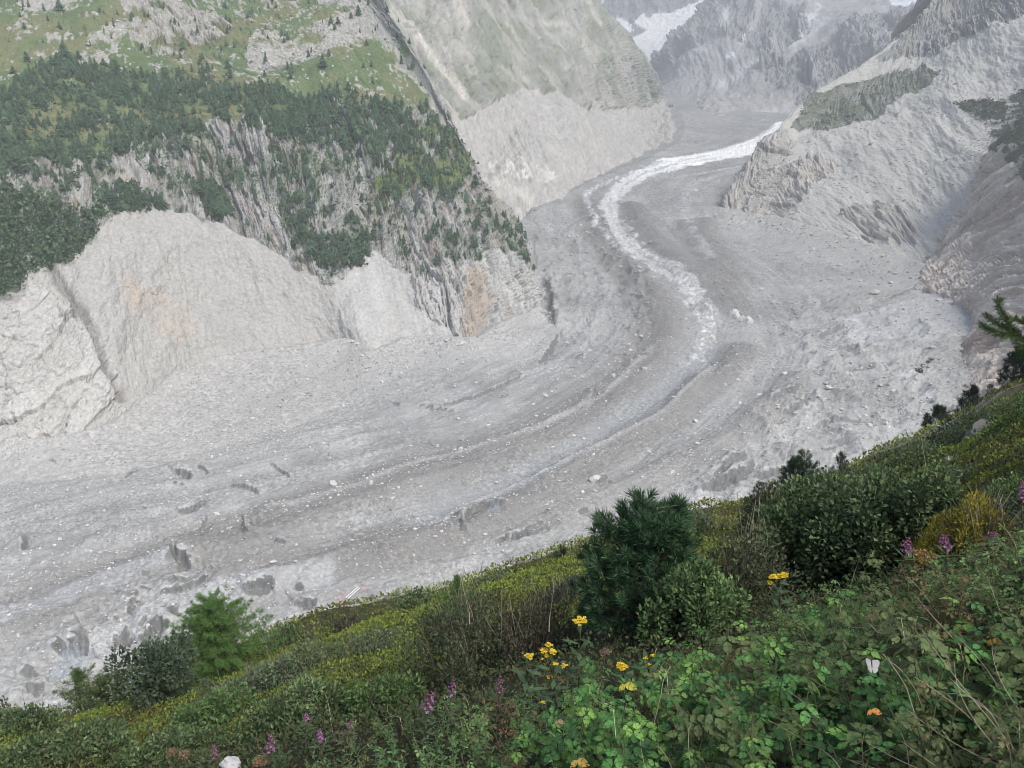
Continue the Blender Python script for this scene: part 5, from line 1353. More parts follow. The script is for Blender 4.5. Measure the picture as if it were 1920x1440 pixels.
# ---------------------------------------------------------------- heath carpet (bilberry and heather)
def carpet():
    r = np.random.default_rng(77); B = Batch()
    def fill(n, vlo, vhi, lpx, cols, ulo=-60, uhi=1980, up=.9, keep=None):
        u = r.uniform(ulo, uhi, n); t = r.uniform(0, 1, n)
        ve = np.interp(u, EDGE[:, 0], EDGE[:, 1])
        v = ve + vlo + t * (vhi - vlo)
        a = (u - CX) / F; b = (CY - v) / F; dy = CP + b * SP; q = a / dy
        s, e = hill_sd(q); rr = (-SP + b * CP) / dy
        y = np.clip(CAM_H / np.maximum(s - rr, 1e-3), 1.0, e * 1.04); x = q * y
        p = np.stack([x, y, hill_z(x, y)], 1)
        if keep is not None:
            m = r.uniform(0, 1, n) < keep(x, y, u, v); p, u, v = p[m], u[m], v[m]
        m = len(p); k = (p[:, 1] * CP - p[:, 2] * SP) / F
        L = lpx * k * r.uniform(.6, 1.3, m)
        pat = fbm2(p[:, 0] / 2.2, p[:, 1] / 2.2, 3, 820)
        hh = (vnoise2(p[:, 0] / .35, p[:, 1] / .35, 821)) * .16 + fbm2(p[:, 0] / 1.1, p[:, 1] / 1.1, 2, 822) * .25
        p[:, 2] += hh * r.uniform(.5, 1.05, m) * np.clip(p[:, 1] / 12, .4, 1.2)
        c = palette(m, cols, r, .28) * (.6 + .8 * pat)[:, None]
        br = (pat < .40) & (r.uniform(0, 1, m) < .5); c[br] = c[br] * np.array([1.0, .72, .9]) * .8
        leaves(B, p, unit(rand_dirs(m, r) + np.array([0, -.2, up])), unit(rand_dirs(m, r) + np.array([0, -.3, .8])), L, L * .55, c, .2)
    olive = [[.150, .195, .038], [.175, .21, .040], [.125, .175, .038], [.180, .20, .046], [.105, .145, .038]]
    fill(150000, -2, 175, 6, olive)
    fill(42000, -2, 260, 6, olive, 1980, 2790)
    fill(26000, 40, 330, 9, [[.062, .08, .034], [.075, .092, .036], [.05, .068, .03]])
    o = B.mesh('heath_carpet', M_LEAF); tag(o, kind='stuff')
carpet()
# ================================================================ tall herbs close to the camera
G_HERB = [[.066, .165, .046], [.085, .194, .053], [.053, .135, .046], [.118, .223, .053], [.044, .112, .040]]
def bramble(seed, cols, H=.75, ncane=5, nl=9, L=.075, kinds=(3, 5)):
    """clump of canes with toothed compound leaves; returns (leaf batch, stem batch)"""
    r = np.random.default_rng(seed); Lf, St = Batch(), Batch()
    for c in range(ncane):
        a = r.uniform(0, 6.28); tip = np.array([math.cos(a) * r.uniform(.1, .42), math.sin(a) * r.uniform(.1, .42), H * r.uniform(.65, 1.05)])
        path = bend((r.normal(0, .05), r.normal(0, .05), -.05), tip, .05, 8, r)
        tube(St, path, .005, .002, [.10, .095, .05], 4)
        for i in range(nl):
            t = .28 + .72 * (i + .5) / nl; f = t * 7; i0 = min(int(f), 6); p = path[i0] + (path[i0+1] - path[i0]) * (f - i0)
            b = i * 2.4 + r.normal(0, .4); pd = unit(np.array([math.cos(b), math.sin(b), r.uniform(.1, .7)]))
            pl = r.uniform(.05, .11) * (1.15 - .4 * t); q = p + pd * pl
            tube(St, np.array([p, (p + q) / 2 + np.array([0, 0, .008]), q]), .0018, .0012, [.09, .10, .045], 3)
            k = int(r.choice(kinds)); s = L * r.uniform(.7, 1.2) * (1.1 - .35 * t)
            up = unit(np.array([pd[0] * .25, pd[1] * .25, 1.0]) + r.normal(0, .38, 3)); sd = unit(np.cross(pd, up))
            fl_ = unit(pd - up * (pd @ up))
            pos = [q + fl_ * s * .30]; dr = [fl_ - up * .15]; ss = [s]
            if k >= 3:
                for g in (-1, 1): pos.append(q + sd * g * s * .12); dr.append(sd * g * .95 + fl_ * .45 - up * .12); ss.append(s * .78)
            if k >= 5:
                q2 = p + pd * pl * .55
                for g in (-1, 1): pos.append(q2); dr.append(sd * g + fl_ * .15 - up * .1); ss.append(s * .62)
            n = len(pos); c0 = palette(1, cols, r, .35)[0]
            leaves(Lf, np.array(pos), np.array(dr), np.broadcast_to(up, (n, 3)) + r.normal(0, .15, (n, 3)), np.array(ss), np.array(ss) * .60, np.broadcast_to(c0, (n, 3)) * r.uniform(.85, 1.15, (n, 1)), .16, r.uniform(.05, .3), 'broad', r)
    return Lf, St
def willowherb_leaves(seed, cols, H=.8, ns=5, n=34, L=.085, w=.016):
    r = np.random.default_rng(seed); Lf, St = Batch(), Batch()
    for c in range(ns):
        tip = np.array([r.normal(0, .14), r.normal(0, .14), H * r.uniform(.7, 1.05)]); path = bend((r.normal(0, .1), r.normal(0, .1), -.05), tip, 0, 8, r)
        tube(St, path, .004, .0015, [.11, .09, .05], 4)
        t = np.linspace(.12, .98, n); f = t * 7; i0 = np.minimum(f.astype(int), 6); p = path[i0] + (path[i0+1] - path[i0]) * (f - i0)[:, None]
        b = np.arange(n) * 2.4 + r.normal(0, .3, n)
        d = np.stack([np.cos(b), np.sin(b), r.uniform(.15, .9, n)], 1)
        s = L * r.uniform(.7, 1.15, n) * np.interp(t, [0, .3, 1], [.6, 1, .45])
        leaves(Lf, p, d, np.stack([-np.cos(b) * .4, -np.sin(b) * .4, np.ones(n)], 1), s, w * r.uniform(.8, 1.2, n), palette(n, cols, r, .22), .1, .25, 'blade', r)
    return Lf, St
PROTO = []
def proto(name, batches, mats, names):
    e = bpy.data.objects.new(name, None); e.empty_display_size = .1
    for b, m, nme in zip(batches, mats, names): b.mesh(nme, m, e)
    return e
PR = {}
def mk(key, name, fn):
    a, b = fn; PR[key] = proto(name, (a, b), (M_LEAF, M_STRAW), ('foliage', 'stem'))
for i in range(5): mk(('bramble', i), 'bramble', bramble(600 + i, G_HERB if i < 3 else [[.085, .118, .048], [.10, .13, .052]], ncane=6, nl=10, L=.078 + .006 * i))
for i in range(3): mk(('fine', i), 'raspberry_plant', bramble(620 + i, [[.110, .185, .063], [.131, .211, .074], [.097, .165, .059]], ncane=8, nl=13, L=.05, H=.7))
for i in range(2): mk(('fresh', i), 'raspberry_plant', bramble(660 + i, [[.10, .16, .05], [.12, .18, .06], [.085, .14, .046]], ncane=7, nl=11, L=.07, H=.78))
for i in range(2): mk(('yellow', i), 'raspberry_plant', bramble(670 + i, [[.14, .155, .05], [.11, .135, .05], [.17, .165, .055], [.08, .11, .045]], ncane=7, nl=13, L=.045, H=.7))
for i in range(2): mk(('olive', i), 'herb', bramble(680 + i, [[.102, .135, .057], [.132, .142, .063], [.084, .121, .052], [.156, .135, .069]], ncane=6, nl=11, L=.055, H=.7))
for i in range(2): mk(('brown', i), 'withered_herb', bramble(640 + i, [[.15, .105, .05], [.13, .095, .045], [.10, .095, .04], [.19, .12, .06]], ncane=7, nl=12, L=.042, H=.7))
for i in range(3): mk(('willow', i), 'willowherb', willowherb_leaves(650 + i, [[.080, .151, .059], [.097, .173, .066], [.068, .135, .055]], ns=7))

def place_proto(key, u, v, sc, label, cat, group, r, first=set()):
    p = on_hill(u, v)
    e = copy_thing(PR[key], p, r.uniform(0, 6.28), sc, label, group); e['category'] = cat
    e.rotation_euler = (r.normal(0, .1), r.normal(0, .1), r.uniform(0, 6.28))
    return e

def herbs():
    r = np.random.default_rng(91)
    # upper limit of the tall herbs in the photograph (picture line of plant feet)
    lim = [(-60, 1560), (380, 1500), (560, 1440), (700, 1400), (800, 1345), (960, 1310), (1060, 1290), (1250, 1275), (1380, 1230), (1450, 1185), (1600, 1140), (1760, 1085), (1850, 1060), (1980, 1010)]
    lx, ly = zip(*lim)
    labs = [(lambda u, v: u > 1500 and v < 1290, 'leafy herb in the green thicket right of the yellow flower head', 'herbs in the right thicket'),
            (lambda u, v: u > 1500, 'broad leaved bramble in the dark thicket at the lower right corner', 'brambles at the lower right'),
            (lambda u, v: u > 1080, 'broad leaved bramble in the bottom thicket below the rounded alder bush', 'brambles at the bottom centre right'),
            (lambda u, v: u > 760, 'leafy herb in the thicket around the tall yellow flowers', 'herbs round the yellow flowers'),
            (lambda u, v: True, 'narrow leaved herb in the thicket beside the pink fireweed at the bottom', 'herbs beside the fireweed')]
    n = 0; tries = 0; pts = []
    while n < 270 and tries < 9000:
        tries += 1
        u = r.uniform(330, 1990); v0 = np.interp(u, lx, ly); v = v0 + (1700 - v0) * r.uniform(0, 1) ** 1.15
        if v < v0: continue
        md = np.interp(v, [1050, 1200, 1400, 1700], [34, 48, 72, 120])
        if any((u - a) ** 2 + ((v - b) * 1.3) ** 2 < md * md * .6 for a, b in pts): continue
        pts.append((u, v)); n += 1
        for f, lab, grp in labs:
            if f(u, v): break
        fineness = r.uniform()
        pick = lambda k, m: (k, int(r.integers(0, m)))
        if u < 820: key = pick('willow', 3) if fineness < .55 else (pick('fine', 3) if fineness < .9 else pick('yellow', 2))
        elif 1040 < u < 1290 and v < 1400: key = pick('yellow', 2) if fineness < .6 else pick('fine', 3)
        elif 1370 < u < 1580 and v < 1310: key = pick('fresh', 2) if fineness < .75 else pick('bramble', 3)
        elif u > 1690 and fineness < .25: key = pick('olive', 2)
        elif u < 1120: key = ('fine', int(r.integers(0, 3))) if fineness < .55 else (('willow', int(r.integers(0, 3))) if fineness < .8 else ('bramble', int(r.integers(0, 5))))
        else: key = ('bramble', int(r.integers(0, 5))) if (v > 1300 or fineness < .4) else ('fine', int(r.integers(0, 3)))
        dead = 0
        for (a, b, rad) in ((1345, 1270, 75), (1690, 1100, 55), (1250, 1390, 40), (1800, 1290, 40), (960, 1470, 40), (1560, 1230, 25)):
            if (u - a) ** 2 + (v - b) ** 2 < rad * rad: dead = 1
        if dead: key = ('brown', int(r.integers(0, 2)))
        p = on_hill(u, v); d = p[1]
        sc = (.62 + .5 * r.uniform()) * np.interp(d, [1.5, 3, 6, 12], [.62, .8, .9, 1.0])
        cat = 'bramble' if key[0] == 'bramble' else 'herb'
        if dead: lab, grp = 'withered brown and yellow herb clump among green leaves on the slope', 'withered herb clumps'
        elif key[0] == 'willow' and 'narrow' not in lab: lab, grp = 'narrow leaved willowherb standing among broader leaves around the tall yellow flowers', 'willowherb among the herbs'
        top = np.interp(u, [330, 560, 700, 860, 1000, 1250, 1380, 1450, 1550, 1650, 1760, 1850, 1960], [1425, 1372, 1345, 1292, 1262, 1215, 1190, 1135, 1108, 1065, 1034, 1006, 965]) + r.uniform(-8, 30)
        sc = max(.3, min(sc, (v - top) * px(p) / .78)) if v - top > 0 else .3
        place_proto(key, u, v, sc, lab, cat, grp, r)
herbs()
def undergrowth():
    """low leaf litter and seedlings that close the gaps between the herbs"""
    r = np.random.default_rng(93); B = Batch(); n = 92000
    u = np.where(np.arange(n) < 52000, r.uniform(-80, 2000, n), r.uniform(1980, 2800, n)); ve = np.interp(u, EDGE[:, 0], EDGE[:, 1]); v = ve + 90 + (1800 - ve - 90) * r.uniform(0, 1, n)
    a = (u - CX) / F; b = (CY - v) / F; dy = CP + b * SP; q = a / dy; s, e = hill_sd(q)
    y = np.clip(CAM_H / np.maximum(s - (-SP + b * CP) / dy, 1e-3), .9, 24); x = q * y
    p = np.stack([x, y, hill_z(x, y)], 1); k = (p[:, 1] * CP - p[:, 2] * SP) / F
    L = np.clip(9 * k, .018, .05) * r.uniform(.6, 1.3, n)
    p[:, 2] += r.uniform(0, .22, n) * np.clip(y / 4, .5, 1)
    c = palette(n, [[.05, .075, .034], [.06, .086, .036], [.04, .06, .03], [.085, .07, .04]], r, .3)
    off = np.arange(n) >= 52000
    L[off] = np.maximum(L[off], r.uniform(.03, .07, off.sum())); p[off, 2] += r.uniform(0, .25, off.sum())
    m = 16000; ex = r.uniform(.9, 9, m); ey = r.uniform(-1.5, 2.4, m); ok = (ex > .95 * np.maximum(ey, .3) + .6)
    ex, ey = ex[ok], ey[ok]; pe = np.stack([ex, ey, hill_z(ex, ey) + r.uniform(0, .3, len(ex))], 1)
    p = np.concatenate([p, pe]); L = np.concatenate([L, r.uniform(.03, .07, len(ex))]); c = np.concatenate([c, palette(len(ex), [[.05, .075, .034], [.06, .086, .036], [.08, .11, .04]], r, .3)]); n = len(p)
    leaves(B, p, unit(rand_dirs(n, r) + np.array([0, 0, .5])), unit(rand_dirs(n, r) + np.array([0, 0, 1.])), L, L * .6, c, .2)
    o = B.mesh('undergrowth', M_LEAF); tag(o, kind='stuff')
undergrowth()

for _e in PR.values():
    for _c in list(_e.children): bpy.data.objects.remove(_c)
    bpy.data.objects.remove(_e)
bpy.context.view_layer.update()
_DG = bpy.context.evaluated_depsgraph_get()
def first_hit(u, v, default=3.0):
    a, b = (u - CX) / F, (CY - v) / F
    d = Vector((a, CP + b * SP, -SP + b * CP)).normalized()
    ok, loc, *_ = SC.ray_cast(_DG, (0, 0, 0), d)
    return np.array(loc) if ok else at(u, v, default)
def surface(u, v, rad=9, front=.97):
    """a spot on top of the plants on the sight line (u,v)"""
    d = min(first_hit(u + a * rad, v + b * rad)[1] for a, b in ((0, 0), (1, 0), (-1, 0), (0, 1), (0, -1), (.7, .7), (-.7, .7)))
    return at(u, v, d * front)
# ================================================================ flowers, stalks and single things
def local_root(name, u, v, label, cat, group=None, d=None):
    p0 = on_hill(u, v)
    return empty(name, p0, label, cat, group), p0

def ray_point(u, v, p0, lift=0.0):
    """point on the sight line (u,v) at the distance of p0's vertical plane"""
    return at(u, v, p0[1]) - p0

def yellow_flower(u, v, heads, foot, label, group='yellow ragwort flowers'):
    """heads: list of (u,v,width px) of flat yellow flower clusters on one leafy stem whose foot is seen at foot"""
    r = np.random.default_rng(int(u + v)); e, p0 = local_root('ragwort', foot[0], foot[1], label, 'flower', group)
    S, L = Batch(), Batch(); k = px(p0)
    main = ray_point(u, v, p0); path = bend((0, 0, -.05), main, 0, 9, r); tube(S, path, .006, .003, [.07, .085, .04], 5)
    n = 20; t = np.linspace(.1, .9, n); f = t * 8; i0 = np.minimum(f.astype(int), 7); p = path[i0] + (path[i0+1] - path[i0]) * (f - i0)[:, None]
    b = np.arange(n) * 2.4; d = np.stack([np.cos(b), np.sin(b), .35 + 0 * b], 1)
    leaves(L, p, d, np.stack([0 * b, 0 * b, 1 + 0 * b], 1), .12 * r.uniform(.7, 1.1, n), .034, palette(n, [[.05, .085, .045], [.06, .1, .05]], r), .12, .3, 'blade', r)
    for hu, hv, w in heads:
        Pt = Batch()
        c = ray_point(hu, hv, p0); R = w * k * .43
        f0 = path[6] if hv < v + 40 else path[5]
        tube(S, bend(f0, c - np.array([0, 0, R * .5]), .0, 5, r), .003, .002, [.08, .1, .045], 4)
        m = max(5, int(w * .75)); 
        for i in range(m):
            a = i * 2.4; rr = R * math.sqrt((i + .3) / m); q = c + np.array([math.cos(a) * rr, math.sin(a) * rr * .8, r.normal(0, .22) * R + (1 - (rr / R) ** 2) * R * .35])
            tube(S, np.array([c - np.array([0, 0, R * .6]), (c + q) / 2 - np.array([0, 0, R * .25]), q]), .0013, .001, [.10, .12, .04], 3)
            np_ = 8; g = np.linspace(0, 6.28, np_, endpoint=False) + r.uniform(0, 1); s = min(.015, R * .55) * r.uniform(.8, 1.2)
            dd = np.stack([np.cos(g), np.sin(g), .15 + 0 * g], 1) + r.normal(0, .12, 3)
            leaves(Pt, np.broadcast_to(q, (np_, 3)), dd, np.broadcast_to(np.array([0, -.3, 1.]), (np_, 3)), s, s * .5, palette(np_, [[.60, .44, .035], [.68, .53, .06], [.50, .34, .03]], r, .15), .1)
            Vr, Fr = rock_mesh(3, 1, .8); Pt.add(q + Vr * s * .32, [Fr], [.42, .22, .01])
        Pt.mesh('flower_head', M_PETAL, e)
    S.mesh('stem', M_STRAW, e); L.mesh('leaves', M_LEAF, e)
yellow_flower(1088, 1165, [(1088, 1166, 27)], (1082, 1330), 'tall single yellow ragwort head in front of the pine foot')
yellow_flower(1028, 1214, [(1029, 1210, 14), (1020, 1220, 16), (1036, 1222, 15), (1026, 1230, 12), (1040, 1247, 14), (1058, 1249, 13), (1028, 1256, 10), (1031, 1270, 13)], (1036, 1370), 'many headed yellow ragwort at the middle of the flower group')
yellow_flower(992, 1231, [(992, 1231, 17), (1017, 1236, 6), (1018, 1318, 9)], (1030, 1390), 'yellow ragwort with one small head at the left of the flower group')
yellow_flower(1166, 1248, [(1166, 1249, 22)], (1172, 1330), 'orange yellow fading ragwort head right of the flower group')
yellow_flower(1212, 1236, [(1210, 1235, 9), (1223, 1230, 9), (1216, 1246, 8)], (1216, 1310), 'ragwort with three tiny lemon heads right of the fading head')
yellow_flower(1460, 1083, [(1450, 1083, 18), (1462, 1082, 16), (1471, 1078, 17), (1443, 1093, 12)], (1472, 1190), 'bright yellow ragwort head alone before the dark alder thicket')

def fireweed(u, v, w, h, foot_dv, label, group, fade=0.0, seed=0):
    """pink spike centred at (u,v), w x h pixels; the foot is foot_dv pixels lower"""
    r = np.random.default_rng(int(u * 3 + v)); e, p0 = local_root('fireweed', u + r.normal(0, 5), v + foot_dv, label, 'flower', group)
    S, L, Pt = Batch(), Batch(), Batch(); k = px(p0)
    top = ray_point(u, v - h * .55, p0); path = bend((0, 0, -.05), top, 0, 10, r); tube(S, path, .005, .002, [.14, .06, .05], 5)
    ln = np.linalg.norm(top); f0 = max(.4, 1 - h * k * 1.15 / ln)
    n = 30; t = np.linspace(.08, f0 * .97, n); f = t * 9; i0 = np.minimum(f.astype(int), 8); p = path[i0] + (path[i0+1] - path[i0]) * (f - i0)[:, None]
    b = np.arange(n) * 2.4; d = np.stack([np.cos(b), np.sin(b), .3 + 0 * b], 1)
    lc = [[.055, .09, .045], [.065, .10, .05]] if fade < .5 else [[.10, .085, .05], [.08, .09, .05]]
    leaves(L, p, d, np.stack([0 * b, 0 * b, 1 + 0 * b], 1), .10 * r.uniform(.7, 1.1, n), .017, palette(n, lc, r), .1, .3, 'blade', r)
    m = int(12 + h * .5); t = f0 + (1 - f0) * np.linspace(0, 1, m); f = np.minimum(t * 9, 8.999); i0 = f.astype(int); p = path[i0] + (path[i0+1] - path[i0]) * (f - i0)[:, None]
    pink = np.array([[.36, .15, .34], [.44, .22, .41], [.29, .11, .28]]) * (1 - fade * .35) + np.array([.06, .05, .0]) * fade
    for i in range(m):
        a = i * 2.4; rr = w * k * .5 * (1 - .75 * (i / m) ** 1.5) * r.uniform(.6, 1.1)
        q = p[i] + np.array([math.cos(a) * rr, math.sin(a) * rr, rr * .15])
        tube(S, np.array([p[i], (p[i] + q) / 2, q]), .0014, .001, [.25, .09, .15], 3)
        np_ = 5 if fade < .5 else 3; g = np.linspace(0, 6.28, np_, endpoint=False) + r.uniform(0, 3); s = min(.015, w * k * .32) * (1.1 - .6 * i / m) * r.uniform(.8, 1.15)
        ax = unit(np.array([math.cos(a), math.sin(a), .2])); u1 = unit(np.cross(ax, [0, 0, 1])); u2 = np.cross(ax, u1)
        dd = u1 * np.cos(g)[:, None] + u2 * np.sin(g)[:, None] + ax * .4
        leaves(Pt, np.broadcast_to(q, (np_, 3)), dd, np.broadcast_to(ax, (np_, 3)), s, s * .75, palette(np_, pink, r, .15), .1)
    S.mesh('stem', M_STRAW, e); L.mesh('leaves', M_LEAF, e); Pt.mesh('flower_spike', M_PETAL, e)
FG, FF = 'fireweed in flower', 'faded fireweed'
fireweed(810, 1317, 26, 32, 110, 'brightest pink fireweed spike in the middle of the bottom herbs', FG)
fireweed(850, 1288, 15, 22, 90, 'small pink fireweed spike just right of and above the brightest one', FG)
fireweed(508, 1392, 18, 26, 70, 'pink fireweed spike at the bottom, right of the white rock', FG)
fireweed(598, 1379, 13, 20, 80, 'slim pink fireweed spike between the rock and the brightest spike', FG)
fireweed(574, 1344, 10, 12, 70, 'tiny pale pink fireweed above the slim spike', FG)
fireweed(1703, 1021, 24, 24, 95, 'purple pink fireweed spike left of the golden juniper', FG)
fireweed(1770, 1016, 24, 22, 95, 'pink fireweed spike right in front of the golden juniper', FG)
fireweed(1917, 918, 16, 26, 110, 'purple fireweed spike cut by the right picture edge', FG)
fireweed(938, 1280, 13, 24, 90, 'faded greyish fireweed left of the yellow flower group', FF, .9)
fireweed(400, 1412, 15, 28, 60, 'faded pink fireweed spike left above the white rock', FF, .6)
fireweed(660, 1356, 10, 12, 70, 'faint pink fireweed left of the brightest spike', FF, .7)
fireweed(1832, 1100, 22, 20, 80, 'dull faded fireweed on the right among tangled stalks', FF, .9)
fireweed(1866, 1008, 20, 16, 80, 'brownish pink faded fireweed right of the golden juniper', FF, .9)
fireweed(1560, 1200, 12, 14, 60, 'dim faded fireweed below the dark alder thicket', FF, 1.0)

def dead_umbel(u, v, w, foot_dv, label, cols=((.20, .13, .08), (.16, .10, .06), (.26, .18, .11)), group='brown dead flower heads'):
    r = np.random.default_rng(int(u + 5 * v)); e, p0 = local_root('dead_umbel', u, v + foot_dv, label, 'dead flower', group); k = px(p0)
    S, H = Batch(), Batch(); c = ray_point(u, v, p0); R = w * k * .5; hub = c - np.array([0, 0, R * .9])
    tube(S, bend((0, 0, -.05), hub, 0, 7, r), .005, .003, [.16, .11, .07], 5)
    for i in range(22):
        a = i * 2.4; rr = R * math.sqrt((i + .5) / 22); q = c + np.array([math.cos(a) * rr, math.sin(a) * rr, -.4 * R * (rr / R) ** 2])
        tube(S, np.array([hub, (hub + q) / 2 + np.array([math.cos(a), math.sin(a), 0]) * rr * .15, q]), .0018, .0012, cols[i % 3], 3)
        m = 12; leaves(H, np.broadcast_to(q, (m, 3)) + r.normal(0, R * .10, (m, 3)), rand_dirs(m, r) + np.array([0, 0, .5]), rand_dirs(m, r), R * .22, R * .16, palette(m, cols, r, .3), .2)
    S.mesh('stem', M_STRAW, e); H.mesh('seed_head', M_LEAF, e)
dead_umbel(322, 1408, 20, 60, 'left of two brown dead umbels at the bottom edge left of the white rock')
dead_umbel(346, 1412, 22, 60, 'right of two brown dead umbels at the bottom edge left of the white rock')
dead_umbel(487, 1424, 28, 50, 'reddish brown dead umbel just right of the white rock', ((.30, .16, .11), (.26, .15, .09), (.34, .20, .12)))
dead_umbel(1640, 1038, 34, 60, 'flat rusty umbel left of the purple fireweed below the alder', ((.30, .19, .08), (.26, .17, .07), (.33, .23, .10)))
dead_umbel(1735, 1038, 42, 60, 'flat rusty umbel between the two fireweed spikes by the juniper', ((.30, .19, .08), (.26, .17, .07), (.33, .23, .10)))
dead_umbel(962, 1424, 44, 60, 'big rounded tan seed head at the bottom centre', ((.36, .24, .15), (.28, .17, .10), (.42, .30, .2)))
dead_umbel(1232, 1310, 46, 60, 'orange brown seed head in the herbs right of the yellow flowers', ((.28, .15, .07), (.22, .13, .07), (.33, .2, .09)))
dead_umbel(1135, 1220, 20, 60, 'pale brownish seed head behind the fading yellow head', ((.22, .16, .11), (.18, .13, .09), (.24, .19, .13)))
dead_umbel(1262, 1405, 44, 50, 'reddish withered leaf cluster at the bottom right of centre', ((.30, .15, .10), (.22, .12, .08), (.26, .17, .13)))

def stalks():
    r = np.random.default_rng(55)
    lines = [((1920,1425),(1728,1178)),((1905,1440),(1790,1240)),((1915,1395),(1790,1190)),((1880,1380),(1775,1300)),((1890,1440),(1700,1330)),((1860,1400),(1716,1270)),((1910,1330),(1860,1205)),((1915,1370),(1780,1270)),
             ((1700,1400),(1650,1300)),((1650,1440),(1560,1375)),((1720,1440),(1630,1395)),((1640,1440),(1580,1420)),((1760,1440),(1690,1390)),((1690,1160),(1585,1115)),((1630,1170),(1600,1195)),((1760,1150),(1700,1090)),
             ((1800,1210),(1720,1120)),((1880,1160),(1850,1080)),((1915,1060),(1870,980)),((1890,1100),(1904,1066)),((1510,1320),(1400,1280)),((1560,1400),(1420,1305)),((1545,1440),(1440,1350)),((1480,1385),(1420,1320)),((1290,1370),(1262,1320)),
             ((1575,1440),(1500,1395)),((1260,1440),(1230,1400)),((1210,1440),(1200,1385)),((640,1395),(668,1360)),((674,1408),(695,1392)),((750,1345),(728,1320)),((1150,1330),(1125,1290)),((620,1350),(608,1300)),((880,1330),(862,1300)),((1250,1260),(1232,1215)),((1240,1300),(1258,1250)),((880,1150),(884,1090)),((1030,1160),(1033,1085)),((1600,1080),(1612,1050)),((1700,1290),(1655,1225)),((1720,1300),(1668,1240))]
    for (a, b) in lines:
        p0 = on_hill(*a); k = px(p0)
        hs = [first_hit(a[0] + (b[0] - a[0]) * t, a[1] + (b[1] - a[1]) * t)[1] for t in np.linspace(0, 1, 9)]
        dn = float(np.percentile(hs[:5], 35)); df = float(np.percentile(hs[4:], 35))
        p0 = at(a[0], a[1], dn * .96); k = px(p0); q = at(b[0], b[1], df * .96) - p0
        B = Batch(); g = np.zeros(3)
        path = bend(g, q, np.linalg.norm(q) * r.uniform(-.05, .1), 9, r)
        path = np.concatenate([[g - unit(q - g) * .12 - np.array([0, 0, .1])], path])
        c = np.array([.33, .28, .20]) * r.uniform(.6, 1.15)
        th = r.uniform(.6, 1.1) * k; tube(B, path, th, th * .45, c, 5)
        for j in range(r.integers(1, 4)):
            i = r.integers(4, 9); tube(B, np.array([path[i], path[i] + (unit(q - g) + rand_dirs(1, r)[0] * .5) * np.linalg.norm(q) * .12]), th * .45, th * .25, c * .9, 3)
        Lf = None
        o = B.mesh('dry_stalk', M_STRAW); o.location = p0
        if a[0] > 1560 and a[1] > 1250: lab, grp = 'straw coloured dry stalk leaning up leftwards in the lower right corner', 'dry stalks at the lower right'
        elif a[0] > 1560: lab, grp = 'straw coloured dry stalk arching over herbs at the right below the juniper', 'dry stalks on the right'
        elif a[0] > 1160: lab, grp = 'thin dry stalk lying across broad bramble leaves at the bottom right of centre', 'dry stalks across the brambles'
        else: lab, grp = 'thin pale dry stalk standing among herbs and willows left of the yellow flowers', 'dry stalks in the herbs'
        tag(o, lab, 'stalk', grp)
stalks()

def yellow_leaf(u, v, w, col, label):
    r = np.random.default_rng(int(u)); c = surface(u, v, w * .4); k = px(c); B = Batch()
    leaves(B, np.zeros((2, 3)) - np.array([0, 0, .01]), np.array([[.8, -.2, -.2], [-.5, -.3, -.35]]), np.array([[0, -.7, 1.], [0, -.7, 1.]]), np.array([w * k, w * k * .7]), np.array([w * k * .6, w * k * .4]), col, .15, .15, 'broad', r)
    o = B.mesh('autumn_leaf', M_LEAF); o.location = c; tag(o, label, 'leaf')
yellow_leaf(1636, 1326, 20, [.42, .18, .05], 'orange autumn leaf hanging in the dark gap at the lower right')
yellow_leaf(1862, 1195, 22, [.36, .20, .04], 'yellow orange autumn leaf among stalks on the right')
yellow_leaf(1172, 1280, 24, [.34, .32, .05], 'yellow lobed leaf below the fading yellow head')
yellow_leaf(1082, 1422, 26, [.36, .24, .06], 'hanging yellow brown leaf at the bottom centre')
yellow_leaf(1046, 1348, 14, [.34, .22, .14], 'pale tan leaf among herbs below the flower group')

